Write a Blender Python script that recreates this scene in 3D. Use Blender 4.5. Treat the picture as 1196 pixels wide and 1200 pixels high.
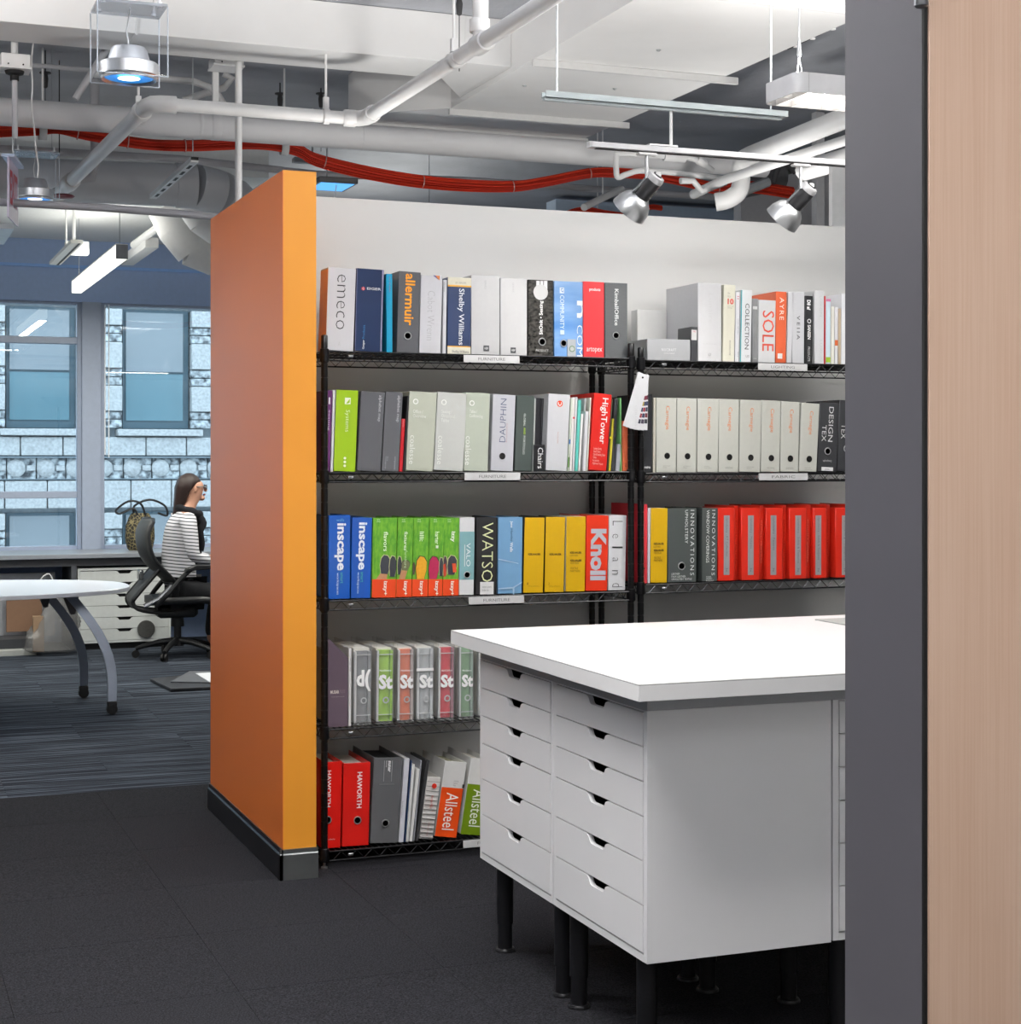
import bpy, bmesh, math, random
from mathutils import Vector, Matrix, Euler
random.seed(7)
for o in list(bpy.data.objects): bpy.data.objects.remove(o)
SC = bpy.context.scene; COL = SC.collection
R = math.radians
# ------------------------------------------------------------------ camera
FPX = 1970.0; CX, CY = 598.0, 538.0; YAW = R(21.2); CAMZ = 1.5
cam_d = bpy.data.cameras.new('camera'); cam = bpy.data.objects.new('camera', cam_d); COL.objects.link(cam)
cam.location = (0, 0, CAMZ); cam.rotation_euler = (R(90), 0, -YAW)
cam_d.sensor_fit = 'HORIZONTAL'; cam_d.sensor_width = 36; cam_d.lens = 36 * FPX / 1196
cam_d.shift_y = -(600 - CY) / 1196.0
cam_d.clip_start = 0.05; cam_d.clip_end = 300
SC.camera = cam
# ------------------------------------------------------------------ colour management, world
SC.view_settings.view_transform = 'Standard'; SC.view_settings.look = 'None'
SC.view_settings.gamma = 1; SC.view_settings.use_curve_mapping = False
SC.view_settings.exposure = -0.2
W = bpy.data.worlds.new('world'); SC.world = W; W.use_nodes = True
W.node_tree.nodes['Background'].inputs[0].default_value = (0.80, 0.92, 1.0, 1)
W.node_tree.nodes['Background'].inputs[1].default_value = 5.6
# ------------------------------------------------------------------ helper: pixel of the photograph -> point on a real plane
FW = Vector((math.sin(YAW), math.cos(YAW), 0)); RT = Vector((math.cos(YAW), -math.sin(YAW), 0))
def ray(px, py): return FW + RT * ((px - CX) / FPX) + Vector((0, 0, (CY - py) / FPX))
C0 = Vector((0, 0, CAMZ))
def aY(px, py, Y): r = ray(px, py); return C0 + r * (Y / r.y)
def aX(px, py, X): r = ray(px, py); return C0 + r * (X / r.x)
def aZ(px, py, Z): r = ray(px, py); return C0 + r * ((Z - CAMZ) / r.z)
# ------------------------------------------------------------------ materials
def lin(h):
    if isinstance(h, str):
        h = h.lstrip('#'); c = [int(h[i:i+2], 16) / 255 for i in (0, 2, 4)]
    else: c = list(h)
    return tuple((x / 12.92 if x <= 0.04045 else ((x + 0.055) / 1.055) ** 2.4) for x in c) + (1,)
MC = {}
def mat(col, rough=0.5, metal=0.0, noise=0.04, nscale=30, bump=0.0, bscale=200, emit=0, coat=0.0, stretch=None, col2=None, spec=None):
    key = (str(col), rough, metal, noise, nscale, bump, bscale, emit, coat, str(stretch), str(col2), spec)
    if key in MC: return MC[key]
    m = bpy.data.materials.new('mat_' + str(len(MC))); m.use_nodes = True
    nt = m.node_tree; b = nt.nodes['Principled BSDF']
    c = lin(col)
    b.inputs['Roughness'].default_value = rough; b.inputs['Metallic'].default_value = metal
    if spec is not None: b.inputs['Specular IOR Level'].default_value = spec
    if coat: b.inputs['Coat Weight'].default_value = coat; b.inputs['Coat Roughness'].default_value = 0.1
    tc = nt.nodes.new('ShaderNodeTexCoord'); mp = nt.nodes.new('ShaderNodeMapping')
    nt.links.new(tc.outputs['Object'], mp.inputs['Vector'])
    if stretch: mp.inputs['Scale'].default_value = stretch
    nz = nt.nodes.new('ShaderNodeTexNoise'); nz.inputs['Scale'].default_value = nscale; nz.inputs['Detail'].default_value = 5
    nt.links.new(mp.outputs[0], nz.inputs['Vector'])
    mx = nt.nodes.new('ShaderNodeMix'); mx.data_type = 'RGBA'
    if col2: A, Bc = c, lin(col2)
    else:
        A = tuple(min(1, x * (1 - noise * 2)) for x in c[:3]) + (1,); Bc = tuple(min(1, x * (1 + noise * 2)) for x in c[:3]) + (1,)
    mx.inputs[6].default_value = A; mx.inputs[7].default_value = Bc
    if col2:
        mr = nt.nodes.new('ShaderNodeMapRange'); mr.inputs[1].default_value = 0.36; mr.inputs[2].default_value = 0.62
        nt.links.new(nz.outputs['Fac'], mr.inputs[0]); nt.links.new(mr.outputs[0], mx.inputs[0])
    else: nt.links.new(nz.outputs['Fac'], mx.inputs[0])
    nt.links.new(mx.outputs[2], b.inputs['Base Color'])
    if bump:
        n2 = nt.nodes.new('ShaderNodeTexNoise'); n2.inputs['Scale'].default_value = bscale; n2.inputs['Detail'].default_value = 3
        nt.links.new(mp.outputs[0], n2.inputs['Vector'])
        bp = nt.nodes.new('ShaderNodeBump'); bp.inputs['Strength'].default_value = bump; bp.inputs['Distance'].default_value = 0.01
        nt.links.new(n2.outputs['Fac'], bp.inputs['Height']); nt.links.new(bp.outputs[0], b.inputs['Normal'])
    if emit:
        b.inputs['Emission Color'].default_value = c; b.inputs['Emission Strength'].default_value = emit
    MC[key] = m; return m
def glass_mat(tint=(0.93, 0.97, 1.0), ior=1.45, refl=1.0, rough=0.0):
    m = bpy.data.materials.new('glass'); m.use_nodes = True; nt = m.node_tree
    for n in list(nt.nodes):
        if n.type == 'BSDF_PRINCIPLED': nt.nodes.remove(n)
    out = [n for n in nt.nodes if n.type == 'OUTPUT_MATERIAL'][0]
    t = nt.nodes.new('ShaderNodeBsdfTransparent'); t.inputs[0].default_value = tuple(tint) + (1,)
    g = nt.nodes.new('ShaderNodeBsdfGlossy'); g.inputs['Roughness'].default_value = rough
    fr = nt.nodes.new('ShaderNodeFresnel'); fr.inputs[0].default_value = ior
    mu = nt.nodes.new('ShaderNodeMath'); mu.operation = 'MULTIPLY'; mu.inputs[1].default_value = refl
    mx = nt.nodes.new('ShaderNodeMixShader')
    nt.links.new(fr.outputs[0], mu.inputs[0]); nt.links.new(mu.outputs[0], mx.inputs[0])
    nt.links.new(t.outputs[0], mx.inputs[1]); nt.links.new(g.outputs[0], mx.inputs[2]); nt.links.new(mx.outputs[0], out.inputs[0])
    return m
# ------------------------------------------------------------------ mesh builder
class MB:
    def __init__(s): s.v = []; s.f = []
    def box(s, x0, x1, y0, y1, z0, z1):
        n = len(s.v)
        s.v += [(x0,y0,z0),(x1,y0,z0),(x1,y1,z0),(x0,y1,z0),(x0,y0,z1),(x1,y0,z1),(x1,y1,z1),(x0,y1,z1)]
        s.f += [tuple(n+i for i in q) for q in ((0,3,2,1),(4,5,6,7),(0,1,5,4),(1,2,6,5),(2,3,7,6),(3,0,4,7))]
        return s
    def prism(s, pts, a, b, axis='z'):
        """pts 2-D polygon (ccw), extruded along axis from a to b"""
        n = len(s.v); k = len(pts)
        def P(p, t):
            return {'z': (p[0], p[1], t), 'y': (p[0], t, p[1]), 'x': (t, p[0], p[1])}[axis]
        s.v += [P(p, a) for p in pts] + [P(p, b) for p in pts]
        s.f.append(tuple(n + i for i in range(k))[::-1]); s.f.append(tuple(n + k + i for i in range(k)))
        for i in range(k): j = (i + 1) % k; s.f.append((n+i, n+j, n+k+j, n+k+i))
        return s
    def tube(s, path, r, seg=10, cap=True):
        path = [Vector(p) for p in path]; k = len(path); rs = r if isinstance(r, (list, tuple)) else [r]*k
        n = len(s.v); up = None
        for i, p in enumerate(path):
            if i == 0: d = path[1] - p
            elif i == k-1: d = p - path[i-1]
            else: d = (path[i+1]-p).normalized() + (p-path[i-1]).normalized()
            d.normalize()
            if up is None:
                up = Vector((0,0,1)) if abs(d.z) < 0.9 else Vector((1,0,0))
            a = d.cross(up).normalized(); b = a.cross(d).normalized(); up = b
            for j in range(seg):
                t = 2*math.pi*j/seg; q = p + (a*math.cos(t) + b*math.sin(t))*rs[i]; s.v.append(tuple(q))
        for i in range(k-1):
            for j in range(seg):
                j2 = (j+1) % seg; s.f.append((n+i*seg+j, n+i*seg+j2, n+(i+1)*seg+j2, n+(i+1)*seg+j))
        if cap:
            s.f.append(tuple(n+j for j in range(seg))[::-1]); s.f.append(tuple(n+(k-1)*seg+j for j in range(seg)))
        return s
    def lathe(s, prof, c=(0,0,0), d=(0,0,1), seg=20, capa=True, capb=True):
        """prof: (radius, height) list along direction d from c"""
        d = Vector(d).normalized(); c = Vector(c)
        up = Vector((0,0,1)) if abs(d.z) < 0.9 else Vector((1,0,0))
        a = d.cross(up).normalized(); b = a.cross(d).normalized(); n = len(s.v)
        for (r, h) in prof:
            for j in range(seg):
                t = 2*math.pi*j/seg; s.v.append(tuple(c + d*h + (a*math.cos(t)+b*math.sin(t))*max(r, 1e-5)))
        for i in range(len(prof)-1):
            for j in range(seg):
                j2 = (j+1) % seg; s.f.append((n+i*seg+j, n+i*seg+j2, n+(i+1)*seg+j2, n+(i+1)*seg+j))
        k = len(prof)
        if capa: s.f.append(tuple(n+j for j in range(seg))[::-1])
        if capb: s.f.append(tuple(n+(k-1)*seg+j for j in range(seg)))
        return s
    def grid(s, P, closed_u=False):
        """P: rows of points"""
        n = len(s.v); nu = len(P); nv = len(P[0])
        for row in P: s.v += [tuple(p) for p in row]
        for i in range(nu - (0 if closed_u else 1)):
            for j in range(nv-1):
                i2 = (i+1) % nu; s.f.append((n+i*nv+j, n+i*nv+j+1, n+i2*nv+j+1, n+i2*nv+j))
        return s
    def build(s, name, m, parent=None, bevel=0, seg=1, smooth=True, solid=0):
        me = bpy.data.meshes.new(name); me.from_pydata(s.v, [], s.f); me.update()
        bm = bmesh.new(); bm.from_mesh(me)
        bmesh.ops.recalc_face_normals(bm, faces=bm.faces)
        if bevel: bmesh.ops.bevel(bm, geom=list(bm.edges), offset=bevel, segments=seg, affect='EDGES', profile=0.5, clamp_overlap=True)
        bm.to_mesh(me); bm.free()
        if smooth:
            me.shade_smooth(); me.set_sharp_from_angle(angle=R(38))
        o = bpy.data.objects.new(name, me); COL.objects.link(o)
        if m: me.materials.append(m)
        if parent: o.parent = parent
        if solid:
            md = o.modifiers.new('solid', 'SOLIDIFY'); md.thickness = solid; md.offset = 0
        return o
def bx(name, m, x0, x1, y0, y1, z0, z1, parent=None, bevel=0, seg=1):
    return MB().box(min(x0,x1), max(x0,x1), min(y0,y1), max(y0,y1), min(z0,z1), max(z0,z1)).build(name, m, parent, bevel, seg)
def tag(o, label=None, cat=None, group=None, kind=None):
    if label: o['label'] = label
    if cat: o['category'] = cat
    if group: o['group'] = group
    if kind: o['kind'] = kind
    return o
def empty(name, loc, label=None, cat=None, group=None, rz=0, kind=None):
    o = bpy.data.objects.new(name, None); COL.objects.link(o); o.location = loc; o.rotation_euler = (0, 0, rz)
    o.empty_display_size = 0.05
    return tag(o, label, cat, group, kind)
def copy_tree(o, parent=None):
    c = o.copy(); COL.objects.link(c)
    if parent: c.parent = parent
    for ch in o.children: copy_tree(ch, c)
    return c
def struct(o): o['kind'] = 'structure'; return o
# ------------------------------------------------------------------ lettering: flat print fitted to a rectangle of a face
FONTS = {}
def glyphs(s, bold=0.0, spacing=1.0, lean=0.0):
    k = (s, bold, spacing, lean)
    if k in FONTS: return FONTS[k]
    cu = bpy.data.curves.new('t', 'FONT'); cu.body = s; cu.size = 1; cu.resolution_u = 2; cu.offset = bold; cu.space_character = spacing; cu.shear = lean
    cu.space_line = 0.95
    ob = bpy.data.objects.new('t', cu); COL.objects.link(ob)
    dg = bpy.context.evaluated_depsgraph_get(); dg.update()
    me = bpy.data.meshes.new_from_object(ob.evaluated_get(dg))
    vs = [v.co.copy() for v in me.vertices]; fs = [tuple(p.vertices) for p in me.polygons]
    bpy.data.objects.remove(ob); bpy.data.curves.remove(cu); bpy.data.meshes.remove(me)
    x0 = min(v.x for v in vs); x1 = max(v.x for v in vs); y0 = min(v.y for v in vs); y1 = max(v.y for v in vs)
    FONTS[k] = ([((v.x-x0)/max(1e-6, x1-x0), (v.y-y0)/max(1e-6, y1-y0)) for v in vs], fs); return FONTS[k]
def lettering(s, m, rect, mode='h', parent=None, y=-0.0006, bold=0.0, spacing=1.0, lean=0.0, name='lettering', M=None):
    """rect (x0,x1,z0,z1) on the plane y=const facing -y; mode h, d (reads downwards), u (reads upwards)"""
    vs, fs = glyphs(s, bold, spacing, lean); x0, x1, z0, z1 = rect; out = []
    for (u, v) in vs:
        if mode == 'h': p = (x0+u*(x1-x0), y, z0+v*(z1-z0))
        elif mode == 'd': p = (x0+v*(x1-x0), y, z1-u*(z1-z0))
        else: p = (x1-v*(x1-x0), y, z0+u*(z1-z0))
        out.append(p if M is None else tuple(M @ Vector(p)))
    me = bpy.data.meshes.new(name); me.from_pydata(out, [], fs); me.update(); me.materials.append(m)
    o = bpy.data.objects.new(name, me); COL.objects.link(o)
    if parent: o.parent = parent
    return o
# ================================================================== lights (each one sits in a fixture, seen or added, or is daylight)
def area(name, loc, sx, sy, power, col=(1, 0.97, 0.93), rot=(0, 0, 0), spread=180):
    l = bpy.data.lights.new(name, 'AREA'); l.shape = 'RECTANGLE'; l.size = sx; l.size_y = sy; l.energy = power; l.color = col
    l.spread = R(spread)
    o = bpy.data.objects.new(name, l); COL.objects.link(o); o.location = loc; o.rotation_euler = rot; return o
def spot(name, loc, target, power, size=60, blend=0.6, col=(1, 0.96, 0.9), rad=0.04):
    l = bpy.data.lights.new(name, 'SPOT'); l.energy = power; l.spot_size = R(size); l.spot_blend = blend; l.color = col; l.shadow_soft_size = rad
    o = bpy.data.objects.new(name, l); COL.objects.link(o); o.location = loc
    o.rotation_euler = (Vector(target) - Vector(loc)).to_track_quat('-Z', 'Y').to_euler(); return o
WALLY = 6.42; WALLTOP = 2.53; WY = 14.2; SLAB = 3.62
# ================================================================== the setting
M_white = mat('#dcdcda', 0.55, noise=0.008, nscale=2, bump=0.03, bscale=400)
M_conc = mat('#a2a5ac', 0.8, noise=0.12, nscale=3, bump=0.4, bscale=25)
M_duct = mat('#e4e4e4', 0.5, noise=0.03, nscale=4)
M_pipe = mat('#e6e6e6', 0.45, noise=0.04, nscale=6)
M_pipeD = mat('#bcbcc0', 0.5, noise=0.05, nscale=6)
M_steel = mat('#a8aaad', 0.3, metal=0.9, noise=0.05)
M_galv = mat('#c2c6c8', 0.35, metal=0.6, noise=0.1, nscale=15)
M_blackmetal = mat('#17171a', 0.35, metal=0.2, noise=0.05)
M_dark = mat('#0c0c0d', 0.6)
# carpets
floor = struct(bx('floor', mat('#1a1a1c', 0.95), -6, 8, -3.5, WY + 0.1, -0.1, -0.012))
def carpet_mat(stripe):
    m = bpy.data.materials.new('carpet'); m.use_nodes = True; nt = m.node_tree; b = nt.nodes['Principled BSDF']
    b.inputs['Roughness'].default_value = 0.95; b.inputs['Specular IOR Level'].default_value = 0.12
    tc = nt.nodes.new('ShaderNodeTexCoord'); mp = nt.nodes.new('ShaderNodeMapping'); oi = nt.nodes.new('ShaderNodeObjectInfo')
    ad = nt.nodes.new('ShaderNodeVectorMath'); ad.operation = 'ADD'; ml = nt.nodes.new('ShaderNodeMath'); ml.operation = 'MULTIPLY'; ml.inputs[1].default_value = 37
    nt.links.new(oi.outputs['Random'], ml.inputs[0]); nt.links.new(tc.outputs['Object'], ad.inputs[0]); nt.links.new(ml.outputs[0], ad.inputs[1])
    nt.links.new(ad.outputs[0], mp.inputs['Vector'])
    n1 = nt.nodes.new('ShaderNodeTexNoise'); nt.links.new(mp.outputs[0], n1.inputs['Vector'])
    rp = nt.nodes.new('ShaderNodeValToRGB')
    if stripe:
        mp.inputs['Scale'].default_value = (1.6, 55, 1); n1.inputs['Scale'].default_value = 1.0; n1.inputs['Detail'].default_value = 3
        e = rp.color_ramp.elements; e[0].position = 0.36; e[0].color = lin('#1f232b'); e[1].position = 0.66; e[1].color = lin('#5e6670')
        e2 = rp.color_ramp.elements.new(0.5); e2.color = lin('#30353e')
    else:
        n1.inputs['Scale'].default_value = 210; n1.inputs['Detail'].default_value = 2
        e = rp.color_ramp.elements; e[0].position = 0.3; e[0].color = lin('#0a0a0c'); e[1].position = 0.72; e[1].color = lin('#333338')
    nt.links.new(n1.outputs['Fac'], rp.inputs[0]); nt.links.new(rp.outputs[0], b.inputs['Base Color'])
    n2 = nt.nodes.new('ShaderNodeTexNoise'); n2.inputs['Scale'].default_value = 500; nt.links.new(tc.outputs['Object'], n2.inputs['Vector'])
    bp = nt.nodes.new('ShaderNodeBump'); bp.inputs['Strength'].default_value = 0.6; bp.inputs['Distance'].default_value = 0.004
    nt.links.new(n2.outputs['Fac'], bp.inputs['Height']); nt.links.new(bp.outputs[0], b.inputs['Normal'])
    return m
cm1, cm2 = carpet_mat(False), carpet_mat(True)
T = 0.61; BY = 7.745
def tile_mesh(name, m, w, d):
    o = MB().box(0, w, 0, d, -0.012, 0).build(name, m, floor, bevel=0.0012); return o
t0 = None
for i in range(-4, 7):
    for j in range(0, 13):
        x = 1.0 + i*T; y = BY - (j+1)*T
        if t0 is None: t0 = tile_mesh('carpet_tile', cm1, T-0.0006, T-0.0006); o = t0
        else: o = t0.copy(); COL.objects.link(o)
        o.location = (x+0.0003, y+0.0003, 0)
t0 = None
for i in range(-3, 6):
    for j in range(0, 13):
        x = 0.62 + i*1.0 + (0.5 if j % 2 else 0); y = BY + j*0.5
        if y > WY-0.3: continue
        if t0 is None: t0 = tile_mesh('striped_carpet_tile', cm2, 1.0-0.0004, 0.5-0.0004); o = t0
        else: o = t0.copy(); COL.objects.link(o)
        o.location = (x, y+0.0002, 0)
struct(bx('ceiling', M_conc, -6, 8, -3.5, WY+0.3, SLAB, SLAB+0.2))
# white lowered soffit in front of the windows
struct(bx('trim_1', mat('#dfe1e0', 0.6), -6, 2.45, 10.6, WY, 3.3, SLAB-0.001))
struct(bx('wall_left', M_white, -6.15, -6, -3.5, WY, 0, SLAB))
struct(bx('wall_right', M_white, 8, 8.15, -3.5, WY, 0, SLAB))
struct(bx('wall_rear', M_white, -6, 8, -3.65, -3.5, 0, SLAB))
# white wall behind the shelving
wb = struct(bx('wall_back', M_white, 1.53, 5.2, WALLY, WALLY+0.12, 0, WALLTOP))
# taller pier rising behind the white wall at right, and far grey upper wall
# orange partition wall
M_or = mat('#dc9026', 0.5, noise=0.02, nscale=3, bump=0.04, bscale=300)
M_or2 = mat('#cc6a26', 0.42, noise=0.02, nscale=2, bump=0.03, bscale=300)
wp = struct(bx('wall_partition', M_or, 1.412, 1.532, 5.877, WALLY+0.0, 0, WALLTOP))
wp2 = MB().box(1.412, 1.53, WALLY, 7.19, 0, WALLTOP).build('wall_section', M_or, wp)
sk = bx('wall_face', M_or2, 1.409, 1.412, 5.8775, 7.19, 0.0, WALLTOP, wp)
bbx = struct(MB().prism([(1.398,0),(1.409,0),(1.409,0.109),(1.404,0.109),(1.404,0.092),(1.398,0.088)], 5.866, 7.2, 'y').build('baseboard_left', mat('#25262a', 0.28, metal=0.6)))
bbf = struct(MB().prism([(5.866,0),(5.877,0),(5.877,0.109),(5.870,0.109),(5.870,0.094),(5.866,0.09)], 1.398, 1.537, 'x').build('baseboard_front', mat('#8a8d8d', 0.3, metal=0.85)))
# window wall (Y = WY): sill wall, head beam, piers
M_beam = mat('#a4bbe2', 0.55)
ZH = aY(100, 354, WY).z; ZS = 0.75
struct(bx('wall_window', M_beam, -6, 8, WY, WY+0.3, 0, ZS))
hb = struct(bx('trim_2', M_beam, -6, 8, WY, WY+0.3, ZH, SLAB))
bx('ledge', mat('#93bcf2', 0.5), -6, 8, WY-0.025, WY, aY(100, 315, WY).z, aY(100, 311.5, WY).z, hb)
M_frame = mat('#a3aec2', 0.45)
glass = glass_mat((0.93, 0.97, 1.0), 1.5, 1.3)
xm0, xm1 = aY(96, 400, WY).x, aY(118, 400, WY).x
per = 3.1
tz1, tz0 = aY(50, 394, WY).z, aY(50, 402, WY).z
tz3, tz2 = aY(50, 576, WY).z, aY(50, 584, WY).z
def window(n, x0, x1, split):
    w = struct(empty('window_%d' % n, (x0, WY, ZS))); h = ZH-ZS; wd = x1-x0
    t = 0.035
    bx('window_frame', M_frame, 0, t, 0.03, 0.12, 0, h, w, 0.003); bx('window_frame', M_frame, wd-t, wd, 0.03, 0.12, 0, h, w, 0.003)
    bx('window_sill', M_frame, t, wd-t, 0.03, 0.12, 0, t, w, 0.003); bx('window_head', M_frame, t, wd-t, 0.03, 0.12, h-t*0.6, h, w, 0.003)
    if split:
        bx('transom', M_frame, t, wd-t, 0.02, 0.12, tz0-ZS, tz1-ZS, w, 0.003)
        bx('transom', M_frame, t, wd-t, 0.02, 0.12, tz2-ZS, tz3-ZS, w, 0.003)
        bx('pane', glass, t, wd-t, 0.075, 0.08, t, tz2-ZS, w); bx('pane', glass, t, wd-t, 0.085, 0.09, tz3-ZS, tz0-ZS, w); bx('pane', glass, t, wd-t, 0.075, 0.08, tz1-ZS, h-t*0.6, w)
    else: bx('pane', glass, t, wd-t, 0.085, 0.09, t, h-t*0.6, w)
WINX = [(xm0-1.75, xm0, True), (xm1, xm1+1.75, False), (xm1+1.75+0.15, xm1+3.65, True), (xm0-1.9-1.75, xm0-1.9, False)]
for n, (a, b, s) in enumerate(WINX): window(n+1, a, b, s)
struct(bx('trim_3', M_frame, xm0, xm1, WY-0.02, WY+0.25, ZS, ZH))
struct(bx('trim_4', M_frame, xm1+1.75, xm1+1.9, WY-0.02, WY+0.25, ZS, ZH))
struct(bx('trim_5', M_frame, xm0-1.9, xm0-1.75, WY-0.02, WY+0.25, ZS, ZH))
struct(bx('wall_window_left', M_beam, -6, xm0-3.65, WY, WY+0.3, ZS, ZH))
struct(bx('wall_window_right', M_beam, xm1+3.65, 8, WY, WY+0.3, ZS, ZH))
# blind cords at the big pane
bc = empty('blind_cord', (0,0,0), 'pair of thin white blind cords hanging in front of the big window pane', 'cord')
for px, yb in ((123.0, 533), (127.5, 536)):
    p = aY(px, 357, WY-0.03); q = aY(px, yb, WY-0.03)
    MB().tube([p, q], 0.005, 6).build('cord', mat('#eef2f6', 0.5), bc)
# near door and its grey frame, right foreground
M_gframe = mat('#656369', 0.42, noise=0.06, nscale=3)
def woodmat():
    m = mat('#c9ab93', 0.45, noise=0.09, nscale=3.2, stretch=(9, 1, 0.5), bump=0.0)
    m = m.copy(); nt = m.node_tree; b = nt.nodes['Principled BSDF']
    mp = [n for n in nt.nodes if n.type == 'MAPPING'][0]
    mx = [n for n in nt.nodes if n.type == 'MIX'][0]; mx.inputs[6].default_value = lin('#bf9f89'); mx.inputs[7].default_value = lin('#d3b9a5')
    n2 = nt.nodes.new('ShaderNodeTexNoise'); n2.inputs['Scale'].default_value = 1; n2.inputs['Detail'].default_value = 6
    m2 = nt.nodes.new('ShaderNodeMapping'); m2.inputs['Scale'].default_value = (300, 5, 4)
    tc = [n for n in nt.nodes if n.type == 'TEX_COORD'][0]
    nt.links.new(tc.outputs['Object'], m2.inputs[0]); nt.links.new(m2.outputs[0], n2.inputs['Vector'])
    mm = nt.nodes.new('ShaderNodeMix'); mm.data_type = 'RGBA'; mm.blend_type = 'MULTIPLY'; mm.inputs[0].default_value = 0.5
    rp = nt.nodes.new('ShaderNodeValToRGB'); rp.color_ramp.elements[0].position = 0.35; rp.color_ramp.elements[0].color = (0.88, 0.82, 0.77, 1); rp.color_ramp.elements[1].position = 0.6; rp.color_ramp.elements[1].color = (1, 1, 1, 1)
    nt.links.new(n2.outputs['Fac'], rp.inputs[0]); nt.links.new(mx.outputs[2], mm.inputs[6]); nt.links.new(rp.outputs[0], mm.inputs[7])
    nt.links.new(mm.outputs[2], b.inputs['Base Color']); return m
DY = 1.5
xg1 = aY(1080.5, 600, DY).x; GYF = aX(990, 600, xg1).y; xg0 = xg1
struct(bx('trim_6', M_gframe, xg1, xg1+0.012, DY+0.001, GYF, 0, SLAB))
xd0 = aY(1084.5, 600, DY).x
dr = struct(empty('door_1', (xd0, DY, 0)))
bx('door_leaf', woodmat(), 0, 0.86, -0.006, 0.038, 0.008, 2.4, dr, 0.0008)
bx('shadow_gap', M_dark, xg1-xd0, 0.0, -0.003, 0.0005, 0, 2.4, dr)  # dark strip standing for the shadowed gap beside the leaf
hx = aY(1078, 0, DY-0.012)
h = MB().lathe([(0.0,0),(0.0058,0.0005),(0.0074,0.002),(0.0074,0.09)], (hx.x-xd0, -0.014, aY(1078, 9, DY-0.014).z), (0,0,1), 20).build('hinge_barrel', M_steel, dr)
bx('hinge_leaf', M_steel, hx.x-xd0, 0.035, -0.003, 0.0005, aY(1078, -2, DY).z, aY(1078, -2, DY).z+0.085, dr)
struct(bx('wall_door_side', M_white, xg1+0.012, 8, DY+0.05, GYF, 0, SLAB))
struct(bx('wall_door_head', M_white, xg1+0.012, 8, DY, DY+0.049, 2.42, SLAB))
# counter under the windows
ct = empty('window_counter', (-2, 13.5, 0), 'long grey counter running below the windows', 'counter')
bx('countertop', mat('#8f949b', 0.3), 0, 9.5, -0.03, WY-13.5-0.005, 0.722, 0.757, ct, 0.003)
bx('underframe', mat('#4a4c50', 0.5), 0, 9.5, 0.02, 0.06, 0.66, 0.722, ct)
pxs = [aY(84, 700, 13.5).x+2]
for x in (pxs[0], 0.4, 6.8):
    bx('support_panel', mat('#55585e', 0.5), x, x+0.04, 0.02, WY-13.5-0.01, 0, 0.66, ct)
# ================================================================== wire shelving units
SY0 = 5.99                                  # front posts
SY1 = 6.365                                 # back posts
XL0, XL1 = aY(380, 700, SY0).x, aY(739, 700, SY0).x
XR0 = aY(750.5, 700, SY0).x; XR1 = XR0 + 1.22
ZL = [1.897, 1.452, 0.983, 0.512, 0.066]; ZR = [1.892, 1.446, 1.008, 0.53, 0.066]
FRM = {'A': (360,290,5.98), 'B': (550,290,5.98), 'C': (740,290,4.6), 'D': (370,430,6.295), 'E': (550,430,5.436), 'F': (740,440,4.6),
       'G': (370,570,5.98), 'H': (550,570,5.695), 'I': (740,570,4.6), 'J': (370,730,5.98), 'K': (360,860,5.695)}
M_wire = mat('#1b1b1e', 0.3, metal=0.5, noise=0.05)
M_wirehi = mat('#4c4d50', 0.25, metal=0.8, noise=0.05)
M_post = mat('#111113', 0.28, metal=0.4, noise=0.05)
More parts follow.
